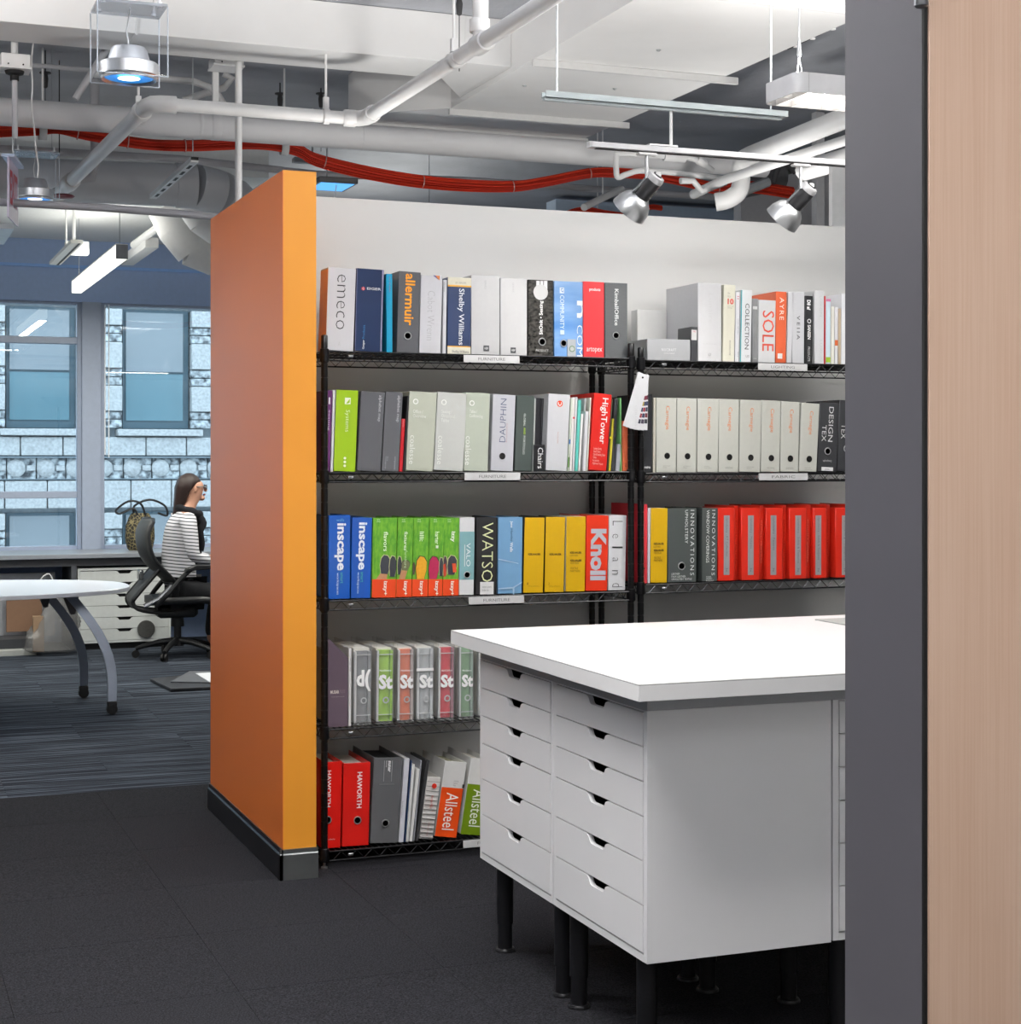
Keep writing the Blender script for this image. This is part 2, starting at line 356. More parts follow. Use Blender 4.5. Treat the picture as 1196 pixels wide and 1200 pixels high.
def shelving(x0, x1, Zs, label, stickers, top):
    u = empty('wire_shelving_unit', (x0, SY0, 0), label, 'shelving', 'black wire shelving units against the white wall')
    w = x1-x0; d = SY1-SY0
    for (x, y) in ((0, 0), (w, 0), (0, d), (w, d)):
        mb = MB(); prof = [(0.0127, 0.045)]
        z = 0.07
        while z < top-0.02:
            prof += [(0.0127, z), (0.0112, z+0.001), (0.0112, z+0.003), (0.0127, z+0.004)]; z += 0.0508
        prof += [(0.0127, top-0.004), (0.010, top)]
        mb.lathe(prof, (x, y, 0), seg=12)
        p = mb.build('post', M_post, u)
        MB().lathe([(0.013, 0.0), (0.013, 0.006), (0.005, 0.010), (0.005, 0.046)], (x, y, 0), seg=12).build('foot', M_steel, p)
    for z in Zs:
        th = 0.036; r = 0.0032
        fr = MB()
        for zz in (z-r, z-th):
            for a, b in (((0.016,-0.014),(w-0.016,-0.014)), ((0.016,d+0.014),(w-0.016,d+0.014)), ((-0.004,0.012),(-0.004,d-0.012)), ((w+0.004,0.012),(w+0.004,d-0.012))):
                fr.tube([(a[0], a[1], zz), (b[0], b[1], zz)], r, 6)
        for (x, y) in ((0, 0), (w, 0), (0, d), (w, d)): fr.lathe([(0.0145, z-th-0.006), (0.0185, z-th), (0.0165, z+0.006), (0.0145, z+0.008)], (x, y, 0), seg=12)
        sh = fr.build('shelf', M_wire, u)
        n = 20
        for yy in (-0.014, d+0.014):
            pts = []
            for k in range(n*2+1):
                pts.append((0.03+(w-0.06)*k/(2*n), yy, z-r-0.002 if k % 2 else z-th+0.002))
            MB().tube(pts, 0.0017, 5).build('zigzag_wire', M_wirehi, sh)
        for xx in (-0.004, w+0.004):
            pts = [(xx, 0.02+(d-0.04)*k/12, z-r-0.002 if k % 2 else z-th+0.002) for k in range(13)]
            MB().tube(pts, 0.0017, 5).build('zigzag_wire', M_wirehi, sh)
        dk = MB(); k = 0
        x = 0.02
        while x < w-0.01: dk.box(x-0.0014, x+0.0014, -0.013, d+0.013, z-0.005, z-0.0015); x += 0.0235
        for yy in (d*0.33, d*0.66): dk.box(0, w, yy-0.003, yy+0.003, z-0.011, z-0.005)
        tag(dk.build('deck_wires', M_wire, sh, smooth=False), kind='stuff')
        # small bright plastic clip on the left of the front truss
        bx('badge', M_steel, 0.085, 0.105, -0.020, -0.0165, z-0.024, z-0.014, sh, 0.002)
    for (txt, fx0, fx1, zi) in stickers:
        a = aY(fx0, 560, SY0-0.02).x-x0; b = aY(fx1, 560, SY0-0.02).x-x0; z = Zs[zi]
        s = bx('label_strip', mat('#c9c9c9', 0.4), a, b, -0.021, -0.0185, z-0.032, z-0.004, u, 0.0004)
        if txt: lettering(txt, mat('#6a6a6a', 0.5), (a+(b-a)*0.26, b-(b-a)*0.26, z-0.0235, z-0.0125), 'h', s, y=-0.0215)
    return u
shelving(XL0, XL1, ZL, 'left black wire shelving unit beside the orange wall end', [('FURNITURE', 543, 608.5, 0), ('FURNITURE', 544, 609.5, 1), ('FURNITURE', 549, 614, 2), ('FURNITURE', 542.6, 606, 4)], 1.955)
shelving(XR0, XR1, ZR, 'right black wire shelving unit behind the white worktable', [('LIGHTING', 888, 945.6, 0), ('FABRIC', 889, 946, 1)], 1.94)
# ================================================================== books and binders
BYF = SY0 + 0.0195                           # plane of the spines
M_page = mat('#e3e0d6', 0.8, noise=0.08, nscale=300, stretch=(8, 1, 0.2))
M_hole = mat('#020202', 0.95, spec=0.0)
def col(c, **k): return mat(c, k.pop('rough', 0.35), **k)
LOCAL = None
def book(fr, xb0, xb1, xt0, yt, kind, c, label, cat='binder', depth=0.27, deco=(), group=None, yf=0.0, shelf=None, pages=None, rough=0.35, name=None, cover2=None, ht=None, xb1_px=None):
    ox, oy, s = FRM[fr]
    yp = BYF + yf
    zsh = shelf
    X0 = aY(ox+xb0/s, 550, yp).x; X1 = aY(ox+xb1/s, 550, yp).x; XT = aY(ox+xt0/s, 550, yp).x
    ZT = aY(ox+xt0/s, oy+yt/s, yp).z; h = ZT-zsh
    th = math.atan2(XT-X0, h); w = (X1-X0)*math.cos(th)-0.0012; h = h/math.cos(th)
    if ht: h = ht
    lift = max(0.0, w*math.sin(th)); h -= lift
    nm = name or {'bind': 'binder', 'box': 'slipcase', 'book': 'book', 'mag': 'magazine', 'file': 'magazine_file', 'clear': 'clear_binder'}[kind]
    root = empty(nm, (X0, yp, zsh+lift+0.0005), label, cat, group)
    root.rotation_euler = (0, th, 0)
    m = c if not isinstance(c, str) else mat(c, rough, noise=0.02, nscale=60)
    m2 = (cover2 if not isinstance(cover2, str) else mat(cover2, rough)) if cover2 else m
    d = depth; t = 0.003 if w > 0.02 else 0.0012
    if kind == 'box':
        mb = MB().box(0, w, 0, d, 0, h); mb.build('case', m, root, 0.0015)
    elif kind in ('bind', 'book', 'mag'):
        # spine panel, two cover boards
        mb = MB().box(0, w, 0, t, 0, h); mb.build('spine', m, root, min(0.0012, t*0.4))
        bx('cover', m2, 0, t, t, d, 0, h, root, t*0.3); bx('cover', m2, w-t, w, t, d, 0, h, root, t*0.3)
        pm = pages or M_page
        if w > 2*t+0.002:
            if kind == 'bind':
                bx('pages', pm, t+0.002, w-t-0.002, 0.022, d-0.012, 0.012, h-0.018, root)
                if w > 0.045:
                    mr = MB()
                    for zz in (0.08, 0.16, 0.24):
                        if zz < h-0.03:
                            pts = [(w/2+ (w*0.3)*math.cos(a), 0.018+0.012*math.sin(a), zz) for a in [math.pi*k/6 for k in range(7)]]
                            mr.tube(pts, 0.0015, 6)
                    mr.build('ring_mechanism', M_steel, root)
            else: bx('pages', pm, t, w-t, t, d-0.004, 0.004, h-0.005, root)
    elif kind == 'file':
        # magazine file: side panels cut on a slope, open at top
        zl = h; 
        sl = 0.45
        mb = MB().prism([(0,0),(d,0),(d,h*1.0),(d*0.55,h),(0,h*0.72)], 0, 0.002, 'x').prism([(0,0),(d,0),(d,h*1.0),(d*0.55,h),(0,h*0.72)], w-0.002, w, 'x')
        mb.build('side_panel', m, root); bx('front_panel', m, 0, w, -0.001, 0.002, 0, h*0.72, root)
    def to_local(px, py):
        p = aY(ox+px/s, oy+py/s, yp); v = Vector((p.x-X0, 0, p.z-zsh-lift))
        c_, s_ = math.cos(th), math.sin(th)
        return (v.x*c_-v.z*s_, v.x*s_+v.z*c_)
    lay = 1
    for dd in deco:
        k = dd[0]; y = -0.0005*lay; lay += 1
        if k == 'T':      # ('T', text, x0, x1, y0, y1, mode, colour, bold, spacing)
            _, s_t, x0, x1, y0, y1, mode, cc = dd[:8]; bold = dd[8] if len(dd) > 8 else 0.0; sp = dd[9] if len(dd) > 9 else 1.0
            cxx, czz = to_local((x0+x1)/2, (y0+y1)/2); ww = abs(x1-x0)/s*(yp/ray(ox+x0/s, 550).y)/FPX*1.0; hh = abs(y1-y0)/s*(yp/ray(ox+x0/s, 550).y)/FPX
            ww *= 0.955 if True else 1
            lettering(s_t, mat(cc, 0.4, noise=0), (cxx-ww/2, cxx+ww/2, czz-hh/2, czz+hh/2), mode, root, y=y, bold=bold, spacing=sp)
        elif k == 'Q':    # patch
            _, x0, x1, y0, y1, cc = dd[:6]; n_ = dd[6] if len(dd) > 6 else 'printed_band'
            a = to_local(x0, (y0+y1)/2); b = to_local(x1, (y0+y1)/2); q0 = to_local((x0+x1)/2, y1); q1 = to_local((x0+x1)/2, y0)
            mm = mat(cc, rough, noise=0.03, nscale=60) if isinstance(cc, str) else cc
            bx(n_, mm, max(0, a[0]), min(w, b[0]), y, 0.0002, max(0.0, q0[1]), min(h, q1[1]), root)
        elif k in 'RCO':
            _, x, yy, r = dd[:4]; cc = dd[4] if len(dd) > 4 else '#c9cacb'
            a = to_local(x, yy); rr = r/s*(yp/ray(ox+x/s, 550).y)/FPX
            if k == 'R':
                ri = MB().lathe([(rr*0.74,0.0004),(rr*0.78,0.0022),(rr*0.95,0.0022),(rr*1.02,0.0)], (a[0], y, a[1]), (0,-1,0), 20, False, False).build('finger_ring', mat(cc, 0.3, metal=0.7), root)
                MB().lathe([(rr*0.8,0.0),(rr*0.8,0.0006)], (a[0], y, a[1]), (0,-1,0), 20).build('finger_hole', M_hole, root)
            elif k == 'C':
                MB().lathe([(rr,0.0),(rr,0.0004)], (a[0], y, a[1]), (0,-1,0), 24).build('printed_disc', mat(cc, 0.4, noise=0), root)
            else:
                MB().lathe([(rr*0.62,0.0),(rr*0.62,0.0004),(rr,0.0004),(rr,0)], (a[0], y, a[1]), (0,-1,0), 24, False, False).build('printed_ring', mat(cc, 0.4, noise=0), root)
        elif k == 'P':    # polygon print in frame coords
            _, pts, cc = dd[:3]; n_ = dd[3] if len(dd) > 3 else 'printed_shape'
            pp = [to_local(*p) for p in pts]
            ar = sum(pp[i][0]*pp[(i+1) % len(pp)][1]-pp[(i+1) % len(pp)][0]*pp[i][1] for i in range(len(pp)))
            if ar < 0: pp = pp[::-1]
            pp = [(min(max(p[0], 0), w), p[1]) for p in pp]
            MB().prism(pp, y, y+0.0004, 'y').build(n_, mat(cc, 0.5, noise=0.1, nscale=90), root)
    return root
G1 = 'binders on the top shelf of the left unit'; Z = ZL[0]
W_, GY = '#e8e8e8', '#6e6f70'
M_gloss = mat('#dcdcdc', 0.12, noise=0.02)
book('A',128,325,148,136,'box',mat('#cbcbce', 0.16, noise=0.01),'white slipcase with orange side painted as wall reflection, thin black rounded lettering, leftmost on the top shelf','box file',0.11,
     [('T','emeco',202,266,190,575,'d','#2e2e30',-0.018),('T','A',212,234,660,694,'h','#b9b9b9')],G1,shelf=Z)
book('A',332,525,348,145,'bind','#12294f','wide navy blue binder with small white letters, second on the top shelf',depth=0.27,
     deco=[('C',391,289,13,'#c8343c'),('T','G',385,397,280,297,'h',W_),('T','EIGER',413,520,283,300,'h',W_,0.01),('T','Products',385,403,545,640,'u','#3a7fb0'),('T','Geiger',384,402,648,714,'u',W_,0.02),
      ('Q',333,342,146,730,'#8d8aa6','edge_band'),('Q',517,525,146,730,'#8d8aa6','edge_band')],group=G1,shelf=Z)
book('A',555,599,553,185,'book','#1590b5','slim turquoise blue catalogue between the navy binder and the charcoal binder','book',0.22,
     [('T','line of chairs',573,582,205,315,'d','#b5334a')],G1,shelf=Z)
book('A',625,780,643,165,'bind','#55565a','charcoal binder with large orange rounded lettering',depth=0.3,
     deco=[('T','allermuir',680,755,185,548,'d','#f09a1e',0.02),('R',703,620,28)],group=G1,shelf=Z)
book('A',783,935,798,193,'bind','#c4c4c8','glossy white binder with faint grey vertical script and a small coloured corner',depth=0.27,
     deco=[('T','Cabot Wrenn',838,892,305,652,'d','#9a9a9c',-0.02),('P',[(892,197),(928,200),(925,232)],'#c9763a'),('P',[(880,197),(895,197),(920,228)],'#3c4a86'),('T','catalogs\nprices\nupdates',820,895,684,728,'h','#bdbdbd')],group=G1,shelf=Z,rough=0.15)
book('A',947,972,955,228,'book','#c4c5c9','thin pale grey book beside the navy and cream binder','book',0.25,[('T','Wrenn',955,965,240,312,'d','#7b7b80')],G1,shelf=Z)
book('A',980,1145,985,208,'bind','#2d3c5e','navy binder with cream bands, gold lines and white vertical lettering',depth=0.27,
     deco=[('Q',978,1150,208,268,'#cfcbb9','cream_band'),('Q',978,1150,266,277,'#d8a23a','gold_line'),('Q',978,1150,692,700,'#d8a23a','gold_line'),('Q',978,1150,700,750,'#d3d0c0','cream_band'),
      ('T','Shelby Williams',1046,1100,290,685,'d','#dfe3e8',0.01),('T','2011 BINDER',1030,1115,243,256,'h','#8c8a80'),('T','Shelby Williams',1005,1136,722,745,'h','#54585c')],group=G1,shelf=Z)
book('B',12,213,12,192,'box','#b9b9ba','taller plain pale grey slipcase with a small dark square logo','box file',0.27,
     [('T','SERIES',104,118,230,292,'d','#9fa0a2'),('Q',98,137,688,728,'#45474a','logo_square'),('T','HBF',103,132,700,716,'h','#e8e8e8')],G1,shelf=Z)
book('B',217,405,217,212,'box','#bfbfc0','shorter plain pale grey slipcase beside the black binder with a white disc','box file',0.27,
     [('T','SERIES',299,312,248,315,'d','#aaaaac'),('Q',287,324,702,741,'#45474a','logo_square'),('T','HBF',291,320,714,730,'h','#e8e8e8')],G1,shelf=Z)
book('B',412,588,412,225,'bind',mat('#141414', 0.25, noise=0.3, nscale=7, col2='#4a4844', stretch=(9, 1, 14)),'black patterned binder with a white disc and white upward lettering',depth=0.28,
     deco=[('Q',468,492,235,300,W_,'chair_print'),('Q',497,516,235,300,W_,'chair_print'),('Q',521,544,235,300,W_,'chair_print'),('C',497,315,55,'#c8c8c8'),('T','SitOnIt • Seating',484,520,375,612,'u','#eeeeee',0.02),('R',507,662,28),('T','PRODUCT',458,556,716,732,'h','#dddddd',0.0,1.4)],group=G1,shelf=Z)
book('B',593,795,593,235,'bind',mat('#4a80bd', 0.35, noise=0.1, nscale=2, col2='#8fb2dc', stretch=(1, 1, 6)),'light blue binder with white lettering, a finger ring and a silver sticker',depth=0.27,
     deco=[('T','COMMUNITY',632,665,335,572,'d','#e6ecf4',0.0),('Q',632,662,282,322,'#e3e9f2','logo_square'),('T','L7',638,657,288,316,'d','#4a80bd',0.03),('T','COM',748,794,545,765,'d','#eef2f8',-0.01),('T','n',748,794,375,495,'d','#eef2f8',0.01),
      ('Q',634,662,580,612,'#c6d4e8','small_logo'),('R',657,672,26),('Q',684,742,645,765,'#a9acb0','silver_sticker'),('C',715,712,22,'#52764f'),('C',715,712,16,'#b6bab6')],group=G1,shelf=Z)
book('B',797,945,797,238,'bind','#d8373d','bright red binder on the top shelf with white lettering at its foot',depth=0.27,
     deco=[('T','products',833,922,284,312,'h','#f3f3f3',0.03),('T','artopex',812,936,700,742,'h','#f6f6f6',0.0)],group=G1,shelf=Z)
book('B',948,1108,948,246,'bind',mat('#55585a', 0.6, noise=0.12, nscale=40, stretch=(1, 1, 8)),'dark grey cloth binder at the right end of the left unit top shelf',depth=0.27,
     deco=[('T','KimballOffice',1014,1046,292,548,'d','#e2e4e4',0.01),('R',1025,618,26)],group=G1,shelf=Z)
# --- right unit, top shelf
G2 = 'binders and books on the top shelf of the right unit'; Z = ZR[0]
book('C',84,317,84,492,'box',mat('#b3b5b8', 0.35, metal=0.3, noise=0.03),'low silver grey box with small white capitals at the left end of the right unit','box',0.26,
     [('T','NUCRAFT',155,245,545,560,'h','#eeeeee',0.0,1.3),('T','WOOD FINISHES',167,236,568,575,'h','#e2e2e2')],G2,shelf=Z,name='sample_box')
lb = book('C',30,190,30,335,'box','#cfcfcd','large pale grey folder box leaning behind the low silver box','box',0.06,[],G2,yf=0.275,shelf=Z,name='folder_box')
book('C',318,354,322,428,'bind','#3c3d40','short dark grey sample case standing against the big white slipcase','box',0.12,
     [('Q',322,350,445,500,'#c9c9c9','paper_label'),('T','mira',328,346,448,458,'h','#c03030')],G2,shelf=Z,name='sample_case')
book('C',357,485,357,190,'box','#cacacc','big white slipcase with faint embossed script, widest on the right unit','box file',0.285,
     [('T','Lunaire',413,440,250,410,'d','#c2c2c2',-0.02),('T','the collection of lights',378,462,518,524,'h','#b5b5b5'),('O',420,578,8,'#a9aaab')],G2,shelf=Z)
book('C',490,553,498,200,'book','#dedccb','cream book with a red number 10 on its spine','book',0.24,
     [('T','10',513,552,276,308,'h','#d9564b',0.04),('T','the\nfirst',515,534,240,270,'h','#a5a394'),('T','years of\nchange',512,550,313,332,'h','#a5a394'),('T','ARCHITECTURE',523,533,500,582,'d','#8f8d80')],G2,shelf=Z)
book('C',556,578,562,240,'book','#dfdfe2','thin white book with tiny red marks beside the cream book','book',0.24,[('T','::',568,578,262,280,'h','#c23a4a',0.03),('T','modern light index',568,576,385,470,'d','#9a9aa0'),('T','2012',568,575,562,590,'d','#8a8a90')],G2,shelf=Z)
book('C',583,643,590,228,'bind','#e4e6e8','white book with a teal edge and black vertical capitals','book',0.25,[('Q',583,592,230,620,'#3fa3ad','teal_edge'),('T','COLLECTION',608,634,303,550,'d','#2f3336',0.0),('T','US',612,634,580,594,'h','#777777')],group=G2,shelf=Z)
book('C',648,679,652,276,'bind',mat('#8f9091', 0.35, metal=0.3, noise=0.15, nscale=20, stretch=(10, 1, 1)),'narrow grey metallic folder beside the white book with red serif letters','folder',0.25,[('Q',653,676,318,334,'#d4d4d4','paper_label'),('T','slide',654,672,596,602,'h','#dedede')],group=G2,shelf=Z)
book('C',681,773,686,282,'bind','#cfd0d1','white book with large red serif letters, set in front of the orange binder','book',0.2,[('T','SOLE',698,772,342,560,'d','#d9503a',0.0)],group=G2,yf=-0.006,shelf=Z)
book('C',774,832,779,237,'bind','#d2603c','orange binder with white capitals and a small white square',depth=0.27,deco=[('T','AYRE',795,822,270,392,'d','#f2e6e0',0.0,1.2),('Q',786,811,572,600,'#f0eeec','paper_label')],group=G2,shelf=Z)
book('C',834,862,846,240,'bind','#c9cacd','slim pale grey binder beside the orange binder',depth=0.25,group=G2,shelf=Z)
book('C',864,930,866,238,'bind','#c5c6c9','white binder with widely spaced small dark capitals above the lighting label',depth=0.27,deco=[('T','VEIIA',888,908,368,498,'d','#5d5e60',0.01,1.5)],group=G2,shelf=Z)
book('C',932,973,936,260,'bind','#2b2c2e','narrow black binder with white block lettering on the right unit top shelf',depth=0.26,deco=[('T','D8 af',942,966,284,338,'d','#f0f0f0',0.04),('T','SANSEN',945,966,418,496,'d','#f0f0f0',0.04),('O',955,398,12,'#e9e9e9'),('T','PRODUCTS',946,960,536,614,'d','#e0e0e0',0.0)],group=G2,shelf=Z)
book('C',985,1037,986,232,'bind','#cdced0','tall white binder right of the narrow black binder',depth=0.27,deco=[('T','LUXON',1012,1026,262,372,'d','#b9babd',-0.01),('T','LUXON',1012,1026,500,615,'d','#b9babd',-0.01)],group=G2,shelf=Z)
xs = [(1038,1045,262,'#c33438','slim red brochure beside the tall white binder'),(1046,1072,278,'#c9dbe6','slim pale blue brochure with a green and pink edge'),(1074,1092,318,'#e4e2d8','short cream brochure on the right unit'),(1094,1112,322,'#d9d9dc','short pale grey brochure with an orange mark'),(1113,1128,330,'#b7a690','short beige brochure near the grey door frame'),(1129,1152,250,'#e4e5e8','tall white folder at the grey door frame edge'),(1154,1200,262,'#cfd2d6','wide light grey folder half hidden by the grey door frame')]
for i, (a, b, yt, c, l) in enumerate(xs):
    dc = [('Q',a,b,278,292,'#c878a0','pink_band'),('Q',a,b,592,620,'#9ab83a','green_band')] if i == 1 else ([('Q',a,b,500,530,'#cf6a3c','orange_band')] if i == 3 else [])
    book('C',a,b-0.5,a+2,yt,'mag',c,l,'brochure',0.2,dc,G2,shelf=Z)
# --- left unit, second shelf
G3 = 'binders on the second shelf of the left unit'; Z = ZL[1]
book('D',64,107,80,172,'bind','#5d2460','slim purple binder partly hidden behind the front left post',depth=0.25,deco=[('Q',94,106,226,276,W_,'logo_square'),('T','Seating',88,103,318,470,'d','#e6dce6')],group=G3,shelf=Z)
book('D',109,127,127,172,'mag','#d7d8db','slim white brochure between the purple and green binders','brochure',0.24,group=G3,shelf=Z)
book('D',130,293,153,168,'bind','#93b80e','bright lime green binder with a white square logo and three dots',depth=0.25,cover2='#e4e6e0',
     deco=[('Q',214,256,228,276,'#f0f4e6','logo_square'),('P',[(222,270),(250,236),(250,262),(238,270)],'#93b80e'),('T','Systems',208,250,318,480,'d','#eef4dc',-0.01),('C',213,674,10,'#f2f6e4'),('C',212,702,10,'#f2f6e4'),('C',211,730,10,'#f2f6e4')],group=G3,shelf=Z)
book('D',303,480,336,178,'bind','#58595d','wide slate grey binder right of the lime green binder',depth=0.26,deco=[('T','alphabet map',455,484,210,405,'d','#c6c6ca',0.0)],group=G3,shelf=Z)
book('D',484,612,517,181,'bind','#5b5c60','slate grey binder left of the slim red book',depth=0.26,deco=[('T','alphabet map',592,622,212,408,'d','#c6c6ca',0.0),('T','fire\ncategory',508,532,660,752,'d','#b4b4b8'),('T','components',572,588,662,758,'d','#b4b4b8')],group=G3,shelf=Z)
book('D',613,641,634,383,'book','#b3131f','short slim red book leaning on the black folder','book',0.2,[('T','haute',640,654,390,445,'d','#e8a0a0')],G3,shelf=Z)
book('D',643,660,676,215,'mag','#26272a','slim black folder left of the first pale green slipcase','folder',0.24,group=G3,shelf=Z)
for i, (a, b, t, yt, c, tx, l) in enumerate([(662,866,693,178,'#b3b7a8','Office /\nOverview','first pale green slipcase with a white ring, right of the black folder'),(868,1088,901,183,'#bfc1bd','Seating /\nOccasional\nTables','lighter grey slipcase with a white ring, in the middle of three'),(1090,1270,1108,188,'#b0b7a9','Tables /\nConferencing','third pale green slipcase with a white ring, above the shelf label')]):
    x = a+40
    book('D',a,b,t,yt,'box',c,l,'box file',0.28,[('O',t+43,256+i*6,21,'#f0f2ec'),('T',tx,t+18,t+(128 if i else 125),318,(376,408,382)[i],'h','#eef0ea'),('T','coalesse',t-4+(-i*2),t+38,505+i*3,718+i*3,'d','#eceee8',0.0)],G3,shelf=Z)
book('E',134,278,152,173,'bind','#bbbcc2','pale grey binder with large navy letters reading upward and a finger hole',depth=0.27,deco=[('T','DAUPHIN',192,234,203,480,'u','#2c3c66',-0.015),('T','Bürositzmöbel',232,240,360,480,'u','#b08080'),('C',208,569,21,'#0a0a0a'),('T','',0,1,0,1,'h','#000000')][:3],group=G3,shelf=Z)
book('E',286,398,304,180,'bind','#47504d','dark green grey binder with small pale vertical capitals',depth=0.27,deco=[('T','GLOBAL',344,358,298,378,'d','#dfe3e0'),('T','AND',343,357,388,432,'d','#a8c83a',0.02),('T','PORTFOLIO',338,354,440,558,'d','#dfe3e0')],group=G3,shelf=Z)
book('E',403,411,416,200,'mag','#c9ccc8','thin pale folder beside the dark green grey binder','folder',0.22,group=G3,shelf=Z)
book('E',412,480,414,496,'box','#1d1d20','short black box with white lettering standing in front of tall black folders','box',0.05,[('T','Chairs',432,470,515,648,'d','#f0f0f0',0.0)],G3,yf=-0.01,shelf=Z,name='label_box')
book('E',412,444,426,198,'mag','#2c2c30','tall black folder behind the short black box, left one of the pair','folder',0.2,group=G3,yf=0.048,shelf=Z)
book('E',446,482,462,200,'mag','#343438','tall black folder behind the short black box, right one of the pair','folder',0.2,group=G3,yf=0.048,shelf=Z)
book('E',484,622,506,170,'bind','#c6c7cb','white binder with a round orange red emblem near its top',depth=0.27,deco=[('C',575,235,20,'#d8431f'),('P',[(563,226),(568,226),(568,238),(575,243),(582,238),(582,226),(587,226),(587,240),(575,250),(563,240)],'#f2f2f2'),('T','HermanMiller',558,566,415,490,'d','#c09080')],group=G3,shelf=Z)
for i, (a, b, t, yt, c, l, y2) in enumerate([(624,634,648,200,'#cfd8c8','thin pale folder with green and blue marks beside the emblem binder',0),(636,652,658,195,'#e2e0dc','thin white brochure with a red mark near its top',0),(654,668,676,192,'#cdcdd0','thin grey brochure under a bent sheet',0),(670,690,694,212,'#5fbcb0','thin turquoise brochure among the white ones',0),(692,706,712,300,'#e4e4e2','short white brochure right of the turquoise one',0),(722,742,740,282,'#d9d9dc','short pale brochure near the red binder',0),(708,720,734,200,'#b5b6b8','grey translucent folder between the short brochures',0.02),(744,754,768,196,'#d6d2c4','cream brochure touching the red binder on the second shelf',0)]):
    dc = []
    if i == 0: dc = [('Q',a,b+14,462,492,'#3b6fa8','blue_mark'),('Q',a,b+4,575,640,'#4f7a34','green_mark')]
    if i == 1: dc = [('C',t+6,325,7,'#c8323a')]
    book('E',a,b,t,yt,'mag',c,l,'brochure',0.2,dc,G3,yf=y2,shelf=Z)
book('E',759,873,796,166,'bind','#d1241c','bright red binder with large white vertical lettering on the second shelf',depth=0.27,
     deco=[('T','HighTower',822,878,198,492,'d','#f2f2f2',0.01),('T','Lounge Seating\nGuest Chairs\nCafe & Stacking Chairs\nTables\nAccessories\nHightower Projects',780,868,514,628,'h','#f0c8c0')],group=G3,shelf=Z)
for i, (a, b, t, yt, c, l) in enumerate([(876,884,906,205,'#4a4a3c','thin dark folder touching the red binder on its right'),(886,900,912,330,'#d6c63c','short yellow and grey spiral catalogue'),(902,924,925,200,'#3a3b3e','black spiral catalogue beside the yellow one'),(930,956,944,492,'#a6a8b0','short grey spiral catalogue'),(961,971,958,198,'#7fc27a','thin light green folder left of the orange book'),(976,1014,974,345,'#e0704a','short orange book at the right end of the second shelf')]):
    dc = []
    if i == 5: dc = [('T','ZIP',988,1000,612,640,'d','#6a2a1a')]
    if i == 1: dc = [('C',a+12,452,8,'#e8d820')]
    book('E',a,b,t,yt,'mag' if i < 5 else 'book',c,l,'catalogue' if i in (1,2,3) else ('book' if i == 5 else 'folder'),0.2,dc,G3,shelf=Z)
book('E',986,1012,985,190,'mag','#1c1c1f','wide black folder standing behind the short orange book','folder',0.12,group=G3,yf=0.21,shelf=Z)
# --- right unit, second shelf
G4 = 'binders on the second shelf of the right unit'; Z = ZR[1]
book('F',58,112,58,100,'box','#26272a','black sample case with a small white word at its foot behind the swatch fan','box',0.24,[('T','mira',66,103,488,502,'h','#e6e6e6',0.02),('Q',62,84,400,442,'#1a1a1c','clasp')],G4,shelf=Z,name='sample_case')
book('F',114,128,118,122,'book','#b8b5a8','thin beige book beside the first white ring binder','book',0.22,group=G4,shelf=Z)
xb = [130,241,350,466,577,694,798,899,998]; xt = [134,245,357,471,586,702,808,917,1010]; yt = [120,122,124,127,131,134,140,147]
ordn = ['first','second','third','fourth','fifth','sixth','seventh','eighth']
subs = ['upholstery\nindex','upholstery\nfinish','upholstery\nindoor outdoor','windows','windows\nsheers','wallcovering','panels','panels\nxtreme']
for i in range(8):
    a, b = xb[i], xb[i+1]; dx = xt[i]-a
    tops = [165,168,170,172,176,180,183,192]
    book('F',a+1,b-1,xt[i],yt[i],'bind','#bcbdb5','white binder with orange vertical word and black finger hole, %s from the left' % ordn[i],depth=0.27,
         deco=[('T','Carnegie',(a+b)/2-12+dx*0.7,(a+b)/2+18+dx*0.7,tops[i],tops[i]+128,'d','#dd7f44',0.0),('C',(a+b)/2+4+dx*0.2,434+i*2.4,17,'#0b0b0b'),('T',subs[i],(a+b)/2-22,(a+b)/2+26,484+i*1.5,500+i*1.5,'h','#8f8f88')],group='white binders with orange vertical word on the right unit',shelf=Z)
book('F',1001,1104,1016,145,'bind','#37383b','dark grey binder with pale capitals, a ring and a white label on the right unit',depth=0.27,
     deco=[('T','DESIGN',1058,1088,170,358,'d','#dcdcdc',0.0),('T','TEX',1022,1050,268,356,'d','#dcdcdc',0.0),('R',1055,409,20,'#d9dadb'),('T','upholstery',1024,1082,454,468,'h','#cfcfcf'),('Q',1022,1083,495,515,'#ececec','paper_label'),('T','solution',1036,1066,501,509,'h','#777777')],group=G4,shelf=Z)
book('F',1107,1210,1122,132,'bind','#37383b','dark grey binder with pale capitals, half hidden by the grey door frame',depth=0.27,
     deco=[('T','DESIGN',1164,1190,170,330,'d','#dcdcdc',0.0),('T','TEX',1126,1156,262,342,'d','#dcdcdc',0.0),('R',1158,395,20,'#d9dadb')],group=G4,shelf=Z)
